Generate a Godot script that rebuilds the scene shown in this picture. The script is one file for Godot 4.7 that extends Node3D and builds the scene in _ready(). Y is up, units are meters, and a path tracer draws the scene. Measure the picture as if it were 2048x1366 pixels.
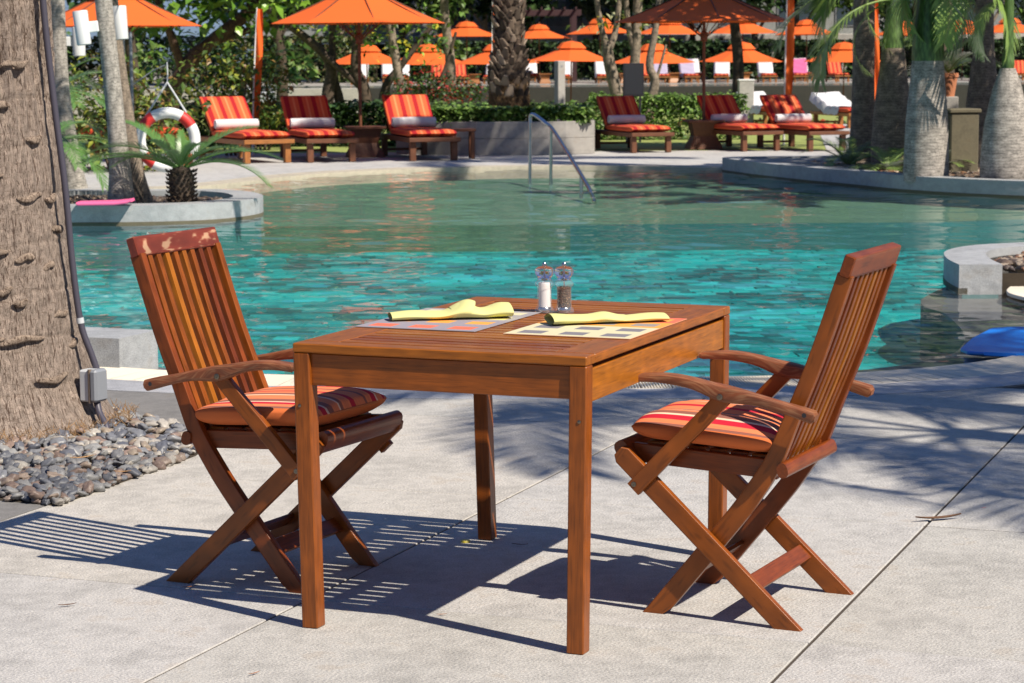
extends Node3D

var rng := RandomNumberGenerator.new()
var used := {}
var M := {}
var T := {}

# ------------------------------------------------------------------ mesh builder
class MB:
	var v := PackedVector3Array()
	var n := PackedVector3Array()
	var uv := PackedVector2Array()
	var ix := PackedInt32Array()
	var off := Vector2.ZERO

	func face(pts: Array, out: Vector3, uvs: Array = []) -> void:
		var nn: Vector3 = (pts[1] - pts[0]).cross(pts[2] - pts[0])
		if nn.length_squared() < 1e-16 and pts.size() > 3:
			nn = (pts[2] - pts[0]).cross(pts[3] - pts[0])
		var flip := nn.dot(out) < 0.0
		nn = nn.normalized() * (-1.0 if flip else 1.0)
		var base := v.size()
		for i in pts.size():
			v.append(pts[i]); n.append(nn)
			uv.append(uvs[i] if uvs.size() else Vector2.ZERO)
		for i in range(1, pts.size() - 1):
			if flip:
				ix.append_array([base, base + i, base + i + 1])
			else:
				ix.append_array([base, base + i + 1, base + i])

	func cbox(t: Transform3D, size: Vector3, b: float = 0.002, taper: Vector2 = Vector2.ONE) -> void:
		var h := size * 0.5
		b = minf(b, minf(h.x, minf(h.y, h.z)) * 0.9)
		var P := {}
		for sx in [-1, 1]:
			for sy in [-1, 1]:
				for sz in [-1, 1]:
					var k := Vector3(sx, sy, sz)
					var ty: float = taper.x if sx > 0 else 1.0
					var tz: float = taper.y if sx > 0 else 1.0
					P[k] = [Vector3(sx * h.x, sy * (h.y * ty - b), sz * (h.z * tz - b)), Vector3(sx * (h.x - b), sy * h.y * ty, sz * (h.z * tz - b)), Vector3(sx * (h.x - b), sy * (h.y * ty - b), sz * h.z * tz)]
		var add := func(list: Array, out: Vector3) -> void:
			var w := []
			var u := []
			for p in list:
				w.append(t * p)
				var q: Vector3 = p
				if absf(out.x) > 0.9: u.append(Vector2(q.z * 0.3, q.y) + off)
				elif absf(out.y) >= absf(out.z): u.append(Vector2(q.x, q.z) + off)
				else: u.append(Vector2(q.x, q.y + 0.37) + off)
			face(w, t.basis * out, u)
		for s in [-1, 1]:
			add.call([P[Vector3(s, -1, -1)][0], P[Vector3(s, 1, -1)][0], P[Vector3(s, 1, 1)][0], P[Vector3(s, -1, 1)][0]], Vector3(s, 0, 0))
			add.call([P[Vector3(-1, s, -1)][1], P[Vector3(1, s, -1)][1], P[Vector3(1, s, 1)][1], P[Vector3(-1, s, 1)][1]], Vector3(0, s, 0))
			add.call([P[Vector3(-1, -1, s)][2], P[Vector3(1, -1, s)][2], P[Vector3(1, 1, s)][2], P[Vector3(-1, 1, s)][2]], Vector3(0, 0, s))
			for r in [-1, 1]:
				add.call([P[Vector3(s, r, -1)][0], P[Vector3(s, r, -1)][1], P[Vector3(s, r, 1)][1], P[Vector3(s, r, 1)][0]], Vector3(s, r, 0).normalized())
				add.call([P[Vector3(s, -1, r)][0], P[Vector3(s, -1, r)][2], P[Vector3(s, 1, r)][2], P[Vector3(s, 1, r)][0]], Vector3(s, 0, r).normalized())
				add.call([P[Vector3(-1, s, r)][1], P[Vector3(-1, s, r)][2], P[Vector3(1, s, r)][2], P[Vector3(1, s, r)][1]], Vector3(0, s, r).normalized())
				for q in [-1, 1]:
					var c: Array = P[Vector3(s, r, q)]
					add.call([c[0], c[1], c[2]], Vector3(s, r, q).normalized())

	# a board from p0 to p1; wide is the direction of its width w, t its thickness
	func board(p0: Vector3, p1: Vector3, wide: Vector3, w: float, t: float, b: float = 0.002, taper: Vector2 = Vector2.ONE) -> void:
		var x := (p1 - p0).normalized()
		var z := x.cross(wide).normalized()
		var y := z.cross(x)
		cbox(Transform3D(Basis(x, y, z), (p0 + p1) * 0.5), Vector3(p0.distance_to(p1), w, t), b, taper)

	# a bar of rounded rectangular section along pts; side gives the direction of its width, per point
	func bar(pts: Array, side: Array, ws: Array, ts: Array, r: float = 0.3, caps: bool = true) -> void:
		var ring := 16
		var count := pts.size()
		var base := v.size()
		var length := 0.0
		var frames := []
		for i in count:
			var d: Vector3 = (pts[mini(i + 1, count - 1)] - pts[maxi(i - 1, 0)]).normalized()
			var s: Vector3 = side[mini(i, side.size() - 1)]
			s = (s - d * s.dot(d)).normalized()
			var u := d.cross(s)
			frames.append([pts[i], s, u, d])
			if i: length += pts[i].distance_to(pts[i - 1])
			var w: float = ws[mini(i, ws.size() - 1)] * 0.5
			var t: float = ts[mini(i, ts.size() - 1)] * 0.5
			for k in ring + 1:
				var a := TAU * (k + 0.5) / ring
				var e := r
				var ca := cos(a)
				var sa := sin(a)
				var p := Vector2(signf(ca) * pow(absf(ca), e) * w, signf(sa) * pow(absf(sa), e) * t)
				var q := Vector2(signf(ca) * pow(absf(ca), 2.0 - e) / w, signf(sa) * pow(absf(sa), 2.0 - e) / t).normalized()
				v.append(pts[i] + s * p.x + u * p.y)
				n.append((s * q.x + u * q.y).normalized())
				uv.append(Vector2(length, (k / float(ring)) * 2.0 * (w + t) * 2.0) + off)
		for i in count - 1:
			for k in ring:
				var a := base + i * (ring + 1) + k
				var b := a + ring + 1
				ix.append_array([a, b, a + 1, a + 1, b, b + 1])
		if caps:
			for e in [0, count - 1]:
				var f: Array = frames[e]
				var out: Vector3 = f[3] * (-1.0 if e == 0 else 1.0)
				var c := v.size()
				v.append(f[0] + out * 0.0015); n.append(out); uv.append(off)
				for k in ring + 1:
					v.append(v[base + e * (ring + 1) + k]); n.append(out); uv.append(off + Vector2(0.01 * cos(k), 0.02 * sin(k)))
				for k in ring:
					if e == 0: ix.append_array([c, c + 1 + k, c + 2 + k])
					else: ix.append_array([c, c + 2 + k, c + 1 + k])

	func tube(pts: Array, rad: Array, seg: int = 8, caps: bool = true) -> void:
		var count := pts.size()
		var base := v.size()
		var d0: Vector3 = (pts[1] - pts[0]).normalized()
		var s := d0.cross(Vector3.UP if absf(d0.y) < 0.9 else Vector3.RIGHT).normalized()
		var length := 0.0
		for i in count:
			var d: Vector3 = (pts[mini(i + 1, count - 1)] - pts[maxi(i - 1, 0)]).normalized()
			s = (s - d * s.dot(d)).normalized()
			var u := d.cross(s)
			if i: length += pts[i].distance_to(pts[i - 1])
			var r: float = rad[mini(i, rad.size() - 1)]
			for k in seg + 1:
				var a := TAU * k / seg
				var nn := s * cos(a) + u * sin(a)
				v.append(pts[i] + nn * r); n.append(nn); uv.append(Vector2(k / float(seg), length) + off)
		for i in count - 1:
			for k in seg:
				var a := base + i * (seg + 1) + k
				var b := a + seg + 1
				ix.append_array([a, b, a + 1, a + 1, b, b + 1])
		if caps:
			for e in [0, count - 1]:
				var out: Vector3 = (pts[1] - pts[0]).normalized() * -1.0 if e == 0 else (pts[count - 1] - pts[count - 2]).normalized()
				var c := v.size()
				v.append(pts[e]); n.append(out); uv.append(off)
				for k in seg + 1:
					v.append(v[base + e * (seg + 1) + k]); n.append(out); uv.append(off)
				for k in seg:
					if e == 0: ix.append_array([c, c + 1 + k, c + 2 + k])
					else: ix.append_array([c, c + 2 + k, c + 1 + k])

	# surface of revolution round y; prof is a list of (radius, height) from bottom to top
	func lathe(prof: Array, seg: int, at: Transform3D = Transform3D(), square: float = 0.0) -> void:
		for i in prof.size() - 1:
			var p: Vector2 = prof[i]
			var q: Vector2 = prof[i + 1]
			if p.is_equal_approx(q): continue
			var tn := Vector2(q.y - p.y, p.x - q.x).normalized()
			var n0 := tn
			var n1 := tn
			if i > 0:
				var o: Vector2 = prof[i - 1]
				var t0 := Vector2(p.y - o.y, o.x - p.x).normalized()
				if t0.dot(tn) > 0.7: n0 = (t0 + tn).normalized()
			if i + 2 < prof.size():
				var o: Vector2 = prof[i + 2]
				var t1 := Vector2(o.y - q.y, q.x - o.x).normalized()
				if t1.dot(tn) > 0.7: n1 = (t1 + tn).normalized()
			var base := v.size()
			for k in seg + 1:
				var a := TAU * k / seg
				var c := cos(a)
				var s := sin(a)
				for e in 2:
					var r: Vector2 = p if e == 0 else q
					var m: Vector2 = n0 if e == 0 else n1
					v.append(at * Vector3(r.x * c, r.y, r.x * s)); n.append((at.basis * Vector3(m.x * c, m.y, m.x * s)).normalized())
					uv.append(Vector2(k / float(seg), r.y) + off)
			for k in seg:
				var a := base + k * 2
				ix.append_array([a, a + 3, a + 1, a, a + 2, a + 3])

	# a flat-topped slab over a plan outline (x, z), from y0 up to y1
	func slab(poly: PackedVector2Array, y0: float, y1: float, bev: float = 0.0) -> void:
		var cw := 0.0
		var count := poly.size()
		for i in count:
			var a := poly[i]
			var b := poly[(i + 1) % count]
			cw += a.x * b.y - b.x * a.y
		if cw < 0.0:
			poly = poly.duplicate(); poly.reverse()
		var top := PackedVector2Array()
		for i in count:
			var a := (poly[i] - poly[(i + count - 1) % count]).normalized()
			var b := (poly[(i + 1) % count] - poly[i]).normalized()
			var na := Vector2(-a.y, a.x)
			var nb := Vector2(-b.y, b.x)
			var m := (na + nb)
			var den := maxf(0.35, 1.0 + na.dot(nb))
			top.append(poly[i] + m / den * bev)
		var tri := Geometry2D.triangulate_polygon(top)
		var base := v.size()
		for p in top:
			v.append(Vector3(p.x, y1, p.y)); n.append(Vector3.UP); uv.append(p)
		for i in range(0, tri.size(), 3):
			var a := top[tri[i]]
			var b := top[tri[i + 1]]
			var c := top[tri[i + 2]]
			if (b - a).cross(c - a) > 0.0: ix.append_array([base + tri[i], base + tri[i + 1], base + tri[i + 2]])
			else: ix.append_array([base + tri[i], base + tri[i + 2], base + tri[i + 1]])
		for i in count:
			var j := (i + 1) % count
			var d := (poly[j] - poly[i]).normalized()
			var out := Vector3(d.y, 0, -d.x)
			var p0 := Vector3(poly[i].x, y0, poly[i].y)
			var p1 := Vector3(poly[j].x, y0, poly[j].y)
			var q0 := Vector3(poly[i].x, y1 - bev, poly[i].y)
			var q1 := Vector3(poly[j].x, y1 - bev, poly[j].y)
			face([p0, p1, q1, q0], out)
			if bev > 0.0:
				face([q0, q1, Vector3(top[j].x, y1, top[j].y), Vector3(top[i].x, y1, top[i].y)], out + Vector3.UP)

	func grid(nu: int, nv: int, f: Callable, flip: bool = false) -> void:   # f(u, v) -> [position, uv]; smooth
		var base := v.size()
		var pos := PackedVector3Array()
		for j in nv + 1:
			for i in nu + 1:
				var r: Array = f.call(i / float(nu), j / float(nv))
				pos.append(r[0]); uv.append(r[1])
		v.append_array(pos)
		for j in nv + 1:
			for i in nu + 1:
				var a := pos[j * (nu + 1) + mini(i + 1, nu)] - pos[j * (nu + 1) + maxi(i - 1, 0)]
				var b := pos[mini(j + 1, nv) * (nu + 1) + i] - pos[maxi(j - 1, 0) * (nu + 1) + i]
				var nn := a.cross(b).normalized() * (-1.0 if flip else 1.0)
				n.append(nn)
		for j in nv:
			for i in nu:
				var a := base + j * (nu + 1) + i
				var b := a + nu + 1
				if flip: ix.append_array([a, a + 1, b, a + 1, b + 1, b])
				else: ix.append_array([a, b, a + 1, a + 1, b, b + 1])

	func mesh() -> ArrayMesh:
		var arr := []
		arr.resize(Mesh.ARRAY_MAX)
		arr[Mesh.ARRAY_VERTEX] = v
		arr[Mesh.ARRAY_NORMAL] = n
		arr[Mesh.ARRAY_TEX_UV] = uv
		arr[Mesh.ARRAY_INDEX] = ix
		var m := ArrayMesh.new()
		m.add_surface_from_arrays(Mesh.PRIMITIVE_TRIANGLES, arr)
		return m

# ------------------------------------------------------------------ nodes
func numbered(parent: Node, called: String) -> String:
	var key := str(parent.get_instance_id()) + called
	var k: int = used.get(key, 0)
	used[key] = k + 1
	return called if k == 0 else "%s_%03d" % [called, k]

func put(called: String, mesh: Mesh, mat: Material, parent: Node = self) -> MeshInstance3D:
	var o := MeshInstance3D.new()
	o.name = numbered(parent, called)
	o.mesh = mesh
	o.material_override = mat
	parent.add_child(o, true)
	return o

func obj(called: String, mb: MB, mat: Material, parent: Node = self) -> MeshInstance3D:
	return put(called, mb.mesh(), mat, parent)

func tag(o: Node, label: String, category: String, group: String = "") -> Node:
	o.set_meta("label", label)
	o.set_meta("category", category)
	if group: o.set_meta("group", group)
	return o

func thing(called: String, label: String, category: String, at := Vector3.ZERO, turn := 0.0, group := "") -> Node3D:
	var o := Node3D.new()
	o.name = numbered(self, called)
	add_child(o, true)
	o.position = at
	o.rotation.y = turn
	tag(o, label, category, group)
	return o

func struct(called: String, mb: MB, mat: Material) -> MeshInstance3D:
	var o := obj(called, mb, mat)
	o.set_meta("kind", "structure")
	return o

func dup(src: Node3D, at: Vector3, turn: float, label: String) -> Node3D:
	var r: Node3D = src.duplicate()
	var plain := String(src.name).rstrip("0123456789").trim_suffix("_")
	r.name = numbered(self, plain)
	add_child(r, true)
	r.position = at
	r.rotation.y = turn
	r.set_meta("label", label)
	return r

func many(called: String, mesh: Mesh, mat: Material, xf: Array, cols: Array, parent: Node) -> MultiMeshInstance3D:
	var mm := MultiMesh.new()
	mm.transform_format = MultiMesh.TRANSFORM_3D
	mm.use_colors = cols.size() > 0
	mm.mesh = mesh
	mm.instance_count = xf.size()
	for i in xf.size():
		mm.set_instance_transform(i, xf[i])
		if cols.size(): mm.set_instance_color(i, cols[i])
	var o := MultiMeshInstance3D.new()
	o.name = numbered(parent, called)
	o.multimesh = mm
	o.material_override = mat
	o.set_meta("kind", "stuff")
	parent.add_child(o, true)
	return o

# ------------------------------------------------------------------ textures and materials
func noise(kind: int, freq: float, octaves: int, s: int) -> FastNoiseLite:
	var f := FastNoiseLite.new()
	f.noise_type = kind
	f.frequency = freq
	f.seed = s
	f.fractal_type = FastNoiseLite.FRACTAL_FBM if octaves > 1 else FastNoiseLite.FRACTAL_NONE
	f.fractal_octaves = octaves
	return f

func layer(w: int, h: int, freq: float, octaves: int, s: int, stretch := 1) -> PackedByteArray:   # 0..255, seamless; stretch lengthens the pattern along x
	var f := noise(FastNoiseLite.TYPE_SIMPLEX_SMOOTH, freq, octaves, s)
	var im := f.get_seamless_image(maxi(8, w / stretch), h)
	im.convert(Image.FORMAT_L8)
	if stretch > 1: im.resize(w, h, Image.INTERPOLATE_CUBIC)
	return im.get_data()

func texture(w: int, h: int, f: Callable) -> ImageTexture:   # f(x, y) -> Color in sRGB
	var b := PackedByteArray()
	b.resize(w * h * 3)
	var k := 0
	for y in h:
		for x in w:
			var c: Color = f.call(x, y)
			b[k] = clampi(int(c.r * 255.0), 0, 255)
			b[k + 1] = clampi(int(c.g * 255.0), 0, 255)
			b[k + 2] = clampi(int(c.b * 255.0), 0, 255)
			k += 3
	return ImageTexture.create_from_image(Image.create_from_data(w, h, false, Image.FORMAT_RGB8, b))

func lin(r: float, g: float, b: float) -> Color:
	return Color(r, g, b).linear_to_srgb()

func mat(c: Color, rough := 0.8, metal := 0.0, spec := 0.5) -> StandardMaterial3D:
	var m := StandardMaterial3D.new()
	m.albedo_color = c
	m.roughness = rough
	m.metallic = metal
	m.metallic_specular = spec
	return m

func textured(t: Texture2D, rough: float, scale: Vector3, tri := false, tint := Color.WHITE) -> StandardMaterial3D:
	var m := mat(tint, rough)
	m.albedo_texture = t
	m.uv1_scale = scale
	if tri:
		m.uv1_triplanar = true
		m.uv1_world_triplanar = true
		m.uv1_triplanar_sharpness = 4.0
	return m

func relief(m: StandardMaterial3D, w: int, h: int, freq: float, octaves: int, s: int, strength: float, stretch := 1) -> StandardMaterial3D:
	var f := noise(FastNoiseLite.TYPE_SIMPLEX_SMOOTH, freq, octaves, s)
	var im := f.get_seamless_image(maxi(8, w / stretch), h)
	if stretch > 1: im.resize(w, h, Image.INTERPOLATE_CUBIC)
	im.bump_map_to_normal_map(strength)
	m.normal_enabled = true
	m.normal_texture = ImageTexture.create_from_image(im)
	return m

func leafy(backlit: float, rough := 0.45) -> StandardMaterial3D:
	var m := mat(Color.WHITE, rough, 0.0, 0.4)
	m.vertex_color_use_as_albedo = true
	m.backlight_enabled = true
	m.backlight = Color(backlit, backlit, backlit)
	return m

func make_materials() -> void:
	# teak: fine streaks along the board, darker pores, a slow drift of tone
	var g1 := layer(512, 256, 0.055, 3, 11, 8)
	var g2 := layer(512, 256, 0.16, 2, 12, 16)
	var g3 := layer(512, 256, 0.012, 2, 13)
	T.wood = texture(512, 256, func(x: int, y: int) -> Color:
		var i := y * 512 + x
		var a := g1[i] / 255.0
		var p := g2[i] / 255.0
		var d := g3[i] / 255.0
		var k := 0.80 + 0.16 * a + 0.14 * (d - 0.5) - 0.13 * smoothstep(0.66, 0.86, p)
		return Color(0.86 * k, 0.84 * k, 0.82 * k))
	var w1 := layer(512, 256, 0.085, 4, 21, 8)
	var w2 := layer(512, 256, 0.15, 3, 22, 8)
	T.worn = texture(512, 256, func(x: int, y: int) -> Color:
		var i := y * 512 + x
		var k := 0.74 + 0.26 * (g1[i] / 255.0) + 0.16 * (g3[i] / 255.0 - 0.5)
		var e := smoothstep(0.36, 0.70, w1[i] / 255.0 * 0.3 + w2[i] / 255.0 * 0.7)
		return Color(0.49, 0.26, 0.14).lerp(Color(0.58, 0.39, 0.26), e) * k * 1.10)
	T.worn_less = texture(512, 256, func(x: int, y: int) -> Color:
		var i := y * 512 + x
		var k := 0.74 + 0.26 * (g1[i] / 255.0) + 0.16 * (g3[i] / 255.0 - 0.5)
		var e := smoothstep(0.56, 0.66, g3[i] / 255.0 * 0.45 + w1[i] / 255.0 * 0.3 + w2[i] / 255.0 * 0.25)
		return Color(0.45, 0.185, 0.125).lerp(Color(0.66, 0.52, 0.41), e) * k * 1.10)
	var tone := [lin(0.42, 0.112, 0.011), lin(0.53, 0.166, 0.014), lin(0.34, 0.078, 0.013), lin(0.25, 0.054, 0.011), lin(0.62, 0.210, 0.015)]
	for i in tone.size():
		var m := textured(T.wood, 0.40, Vector3(1.6, 6, 1), false, tone[i])
		m.clearcoat_enabled = true
		m.clearcoat = 0.2
		m.metallic_specular = 0.38
		m.clearcoat_roughness = 0.22
		M["wood%d" % i] = m
	M.worn = textured(T.worn, 0.62, Vector3(1.6, 5, 1))
	M.worn_less = textured(T.worn_less, 0.5, Vector3(1.6, 4, 1))
	M.dark_wood = textured(T.wood, 0.6, Vector3(1, 4, 1), false, lin(0.26, 0.095, 0.04))
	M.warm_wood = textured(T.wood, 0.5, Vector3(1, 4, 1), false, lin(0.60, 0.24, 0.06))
	# pale pitted concrete
	var s1 := layer(1024, 1024, 0.004, 4, 31)
	var s2 := layer(1024, 1024, 0.02, 3, 32)
	var s3 := layer(1024, 1024, 0.30, 2, 33)
	rng.seed = 4
	var grains := PackedByteArray()
	grains.resize(1024 * 1024)
	for i in grains.size(): grains[i] = rng.randi() & 255
	T.concrete = texture(1024, 1024, func(x: int, y: int) -> Color:
		var i := y * 1024 + x
		var g: float = grains[i] / 255.0
		var k := 0.70 + 0.10 * (s1[i] / 255.0 - 0.5) + 0.09 * (s2[i] / 255.0 - 0.5) + 0.22 * (s3[i] / 255.0 - 0.5) + 0.15 * (g - 0.5)
		if g > 0.985: k -= 0.20
		var b := smoothstep(0.62, 0.80, s1[i] / 255.0 * 0.6 + s2[i] / 255.0 * 0.4)
		return Color(k, k * 0.985, k * 0.958).lerp(Color(k * 0.80, k * 0.75, k * 0.69), b * 0.4))
	M.concrete = relief(textured(T.concrete, 0.9, Vector3.ONE / 1.7, true), 512, 512, 0.30, 2, 34, 0.9)
	M.joint = textured(T.concrete, 0.95, Vector3.ONE / 1.1, true, lin(0.13, 0.105, 0.085))
	for i in 4:
		var slab_mat: StandardMaterial3D = M.concrete.duplicate()
		slab_mat.albedo_color = [Color(1, 1, 1), Color(0.965, 0.965, 0.97), Color(0.985, 0.975, 0.96), Color(0.945, 0.945, 0.94)][i]
		M["concrete%d" % i] = slab_mat
	M.aggregate = textured(T.concrete, 0.9, Vector3.ONE / 1.3, true, lin(0.40, 0.40, 0.41))
	M.kerb = relief(textured(T.concrete, 0.75, Vector3.ONE / 2.3, true, lin(0.74, 0.79, 0.86)), 256, 256, 0.05, 3, 35, 0.6)
	M.band = textured(T.concrete, 0.7, Vector3.ONE / 2.1, true, lin(0.78, 0.82, 0.92))
	M.pale_deck = textured(T.concrete, 0.85, Vector3.ONE / 2.6, true, lin(0.95, 0.97, 1.0))
	M.planter_wall = textured(T.concrete, 0.85, Vector3.ONE / 2.0, true, lin(0.70, 0.68, 0.66))
	M.mossy = textured(T.concrete, 0.9, Vector3.ONE / 0.8, true, lin(0.28, 0.25, 0.17))
	M.cream = mat(lin(0.66, 0.60, 0.49), 0.6)
	M.coping = textured(T.concrete, 0.7, Vector3.ONE / 2.2, true, lin(1.0, 0.93, 0.78))
	M.ledge = textured(T.concrete, 0.8, Vector3.ONE / 0.9, true, lin(0.24, 0.25, 0.24))
	M.shelf = textured(T.concrete, 0.8, Vector3.ONE / 1.4, true, lin(0.16, 0.40, 0.28))
	M.tile = mat(Color.WHITE, 0.35)
	M.tile.vertex_color_use_as_albedo = true
	M.grout = mat(lin(0.015, 0.15, 0.15), 0.8)
	var w := mat(Color(0.9, 1.0, 1.0, 0.02), 0.02, 0.0, 0.38)
	w.transparency = BaseMaterial3D.TRANSPARENCY_ALPHA
	M.water = w
	M.soil = textured(T.concrete, 0.95, Vector3.ONE / 0.7, true, lin(0.10, 0.075, 0.05))
	M.lawn = textured(T.concrete, 0.95, Vector3.ONE / 0.8, true, lin(0.60, 0.72, 0.20))
	M.earth = mat(lin(0.16, 0.15, 0.10), 0.95)
	M.pebble = mat(Color.WHITE, 0.45)
	M.pebble.vertex_color_use_as_albedo = true
	relief(M.pebble, 128, 128, 0.08, 2, 36, 0.5)
	var pc := [lin(0.24, 0.25, 0.28), lin(0.36, 0.36, 0.36), lin(0.40, 0.31, 0.25), lin(0.16, 0.17, 0.20), lin(0.54, 0.50, 0.44), lin(0.32, 0.23, 0.19), lin(0.30, 0.30, 0.31)]
	var psp := layer(256, 256, 0.06, 3, 37)
	T.pebble = texture(256, 256, func(x: int, y: int) -> Color:
		var k := 0.72 + 0.5 * (psp[y * 256 + x] / 255.0 - 0.5)
		return Color(k, k, k))
	for i in pc.size(): M["pebble%d" % i] = textured(T.pebble, 0.55, Vector3(3, 3, 1), false, pc[i])
	# bark of the big palm: short upright cracks between paler fibres
	var b1 := noise(FastNoiseLite.TYPE_SIMPLEX_SMOOTH, 0.05, 2, 41)
	var b2 := layer(1024, 1024, 0.012, 4, 42)
	var b3 := layer(1024, 1024, 0.12, 2, 43)
	var cracks := PackedByteArray()
	cracks.resize(1024 * 1024)
	T.bark = texture(1024, 1024, func(x: int, y: int) -> Color:
		var i := y * 1024 + x
		var wob := (b2[i] / 255.0 - 0.5) * 34.0
		var c := absf(b1.get_noise_2d((x + wob * 0.5) * 0.85, y * 0.11))
		var rung := absf(b1.get_noise_2d(x * 0.10 + 500.0, (y + wob * 0.4) * 0.42))
		var fine := absf(b1.get_noise_2d((x + wob) * 1.3 + 900.0, y * 0.30))
		var crack := clampf(maxf(1.0 - smoothstep(0.03, 0.13, c), (1.0 - smoothstep(0.02, 0.07, rung)) * 0.35) + (1.0 - smoothstep(0.0, 0.12, fine)) * 0.30, 0.0, 1.0)
		cracks[i] = int(255.0 * (1.0 - crack * 0.8) * (0.75 + 0.25 * b3[i] / 255.0))
		var k := 0.53 + 0.20 * (b2[i] / 255.0 - 0.5) + 0.22 * (b3[i] / 255.0 - 0.5)
		return Color(k * 1.0, k * 0.90, k * 0.82).lerp(Color(0.22, 0.16, 0.125), crack * 0.80))
	M.bark = textured(T.bark, 0.95, Vector3(7, 1.5, 1))
	var bump := Image.create_from_data(1024, 1024, false, Image.FORMAT_L8, cracks)
	bump.bump_map_to_normal_map(4.0)
	M.bark.normal_enabled = true
	M.bark.normal_texture = ImageTexture.create_from_image(bump)
	M.scar = textured(T.bark, 0.95, Vector3(1.5, 3.0, 1), false, lin(0.95, 0.92, 0.86))
	# grey palm trunks with close rings
	var r1 := layer(256, 512, 0.02, 3, 51)
	var r2 := layer(256, 512, 0.10, 2, 52)
	T.ringed = texture(256, 512, func(x: int, y: int) -> Color:
		var i := y * 256 + x
		var ph := (y + (r1[i] / 255.0 - 0.5) * 16.0) / 16.0
		var line := smoothstep(0.78, 0.95, ph - floorf(ph))
		var k := 0.60 + 0.26 * (r1[i] / 255.0 - 0.5) + 0.22 * (r2[i] / 255.0 - 0.5) - 0.18 * line
		return Color(k, k * 0.955, k * 0.90))
	M.ringed = textured(T.ringed, 0.85, Vector3(2, 0.9, 1))
	M.ringed_brown = textured(T.ringed, 0.9, Vector3(2, 0.9, 1), false, lin(0.62, 0.54, 0.46))
	M.trunk_grey = textured(T.ringed, 0.9, Vector3(1, 0.3, 1), false, lin(0.70, 0.62, 0.52))
	M.trunk_dark = textured(T.ringed, 0.9, Vector3(1, 0.3, 1), false, lin(0.22, 0.17, 0.13))
	M.trunk_brown = textured(T.ringed, 0.9, Vector3(1, 0.3, 1), false, lin(0.32, 0.20, 0.14))
	M.boot = mat(Color.WHITE, 0.9)
	M.boot.vertex_color_use_as_albedo = true
	M.shaft = textured(T.pebble, 0.4, Vector3(2, 0.5, 1), false, lin(0.16, 0.28, 0.07))
	M.leaf = leafy(0.5)
	M.gloss_leaf = leafy(0.35, 0.3)
	M.frond = leafy(0.5, 0.4)
	M.frond.vertex_color_use_as_albedo = false
	M.frond.albedo_color = lin(0.19, 0.29, 0.065)
	M.cycad = leafy(0.3, 0.35)
	M.cycad.vertex_color_use_as_albedo = false
	M.cycad.albedo_color = lin(0.09, 0.19, 0.045)
	# cloth
	var weave := layer(256, 256, 0.35, 1, 61)
	T.weave = texture(256, 256, func(x: int, y: int) -> Color:
		var k := 0.90 + 0.12 * (weave[y * 256 + x] / 255.0 - 0.5) + (0.03 if (x + y) % 2 else -0.03)
		return Color(k, k, k))
	var canvas := textured(T.weave, 0.85, Vector3(6, 6, 1), false, lin(0.94, 0.155, 0.016))
	canvas.backlight_enabled = true
	canvas.backlight = Color(0.35, 0.35, 0.35)
	M.canvas = canvas
	M.towel = textured(T.weave, 0.95, Vector3(5, 5, 1), false, lin(0.80, 0.79, 0.80))
	M.napkin = textured(T.weave, 0.85, Vector3(9, 9, 1), false, lin(0.76, 0.74, 0.30))
	M.lilac = textured(T.weave, 0.95, Vector3(5, 5, 1), false, lin(0.50, 0.44, 0.58))
	M.rose = textured(T.weave, 0.95, Vector3(5, 5, 1), false, lin(0.72, 0.16, 0.36))
	M.piping = textured(T.weave, 0.8, Vector3(8, 8, 1), false, lin(0.56, 0.15, 0.04))
	var seats := [[0.0, 0.13, 0], [0.13, 0.165, 3], [0.165, 0.20, 4], [0.20, 0.245, 1], [0.245, 0.265, 2], [0.265, 0.31, 3], [0.31, 0.37, 4], [0.37, 0.38, 2], [0.38, 0.41, 3], [0.41, 0.49, 4], [0.49, 0.535, 1], [0.535, 0.63, 4], [0.63, 0.65, 3], [0.65, 0.70, 4], [0.70, 0.745, 1], [0.745, 0.76, 2], [0.76, 0.82, 4], [0.82, 0.88, 1], [0.88, 1.01, 0]]
	var sc := [Color(0.82, 0.42, 0.20), Color(0.74, 0.05, 0.17), Color(0.90, 0.78, 0.66), Color(0.55, 0.34, 0.28), Color(0.88, 0.49, 0.31)]
	T.stripes = stripes(seats, sc)
	M.stripes = textured(T.stripes, 0.85, Vector3(1, 1, 1))
	M.stripes.texture_repeat = false
	var lounge := [[0.0, 0.06, 1], [0.06, 0.15, 0], [0.15, 0.19, 2], [0.19, 0.27, 0], [0.27, 0.36, 1], [0.36, 0.44, 0], [0.44, 0.48, 2], [0.48, 0.56, 0], [0.56, 0.65, 1], [0.65, 0.73, 0], [0.73, 0.77, 2], [0.77, 0.85, 0], [0.85, 0.95, 1], [0.95, 1.01, 0]]
	M.lounge = textured(stripes(lounge, [Color(0.82, 0.35, 0.18), Color(0.63, 0.04, 0.08), Color(0.88, 0.50, 0.31)]), 0.85, Vector3(1, 1, 1))
	# metals, plastics, paint
	M.steel = mat(lin(0.50, 0.51, 0.53), 0.22, 1.0)
	M.bolt = mat(lin(0.20, 0.17, 0.13), 0.4, 1.0)
	M.black = mat(lin(0.02, 0.02, 0.025), 0.5)
	M.conduit = mat(lin(0.06, 0.055, 0.075), 0.45)
	M.grey_plastic = mat(lin(0.50, 0.52, 0.54), 0.45)
	M.grey_dark = mat(lin(0.22, 0.235, 0.26), 0.45)
	M.white = mat(lin(0.78, 0.79, 0.78), 0.5)
	M.speaker = mat(lin(0.62, 0.63, 0.63), 0.5)
	M.red = mat(lin(0.62, 0.035, 0.03), 0.5)
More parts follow.
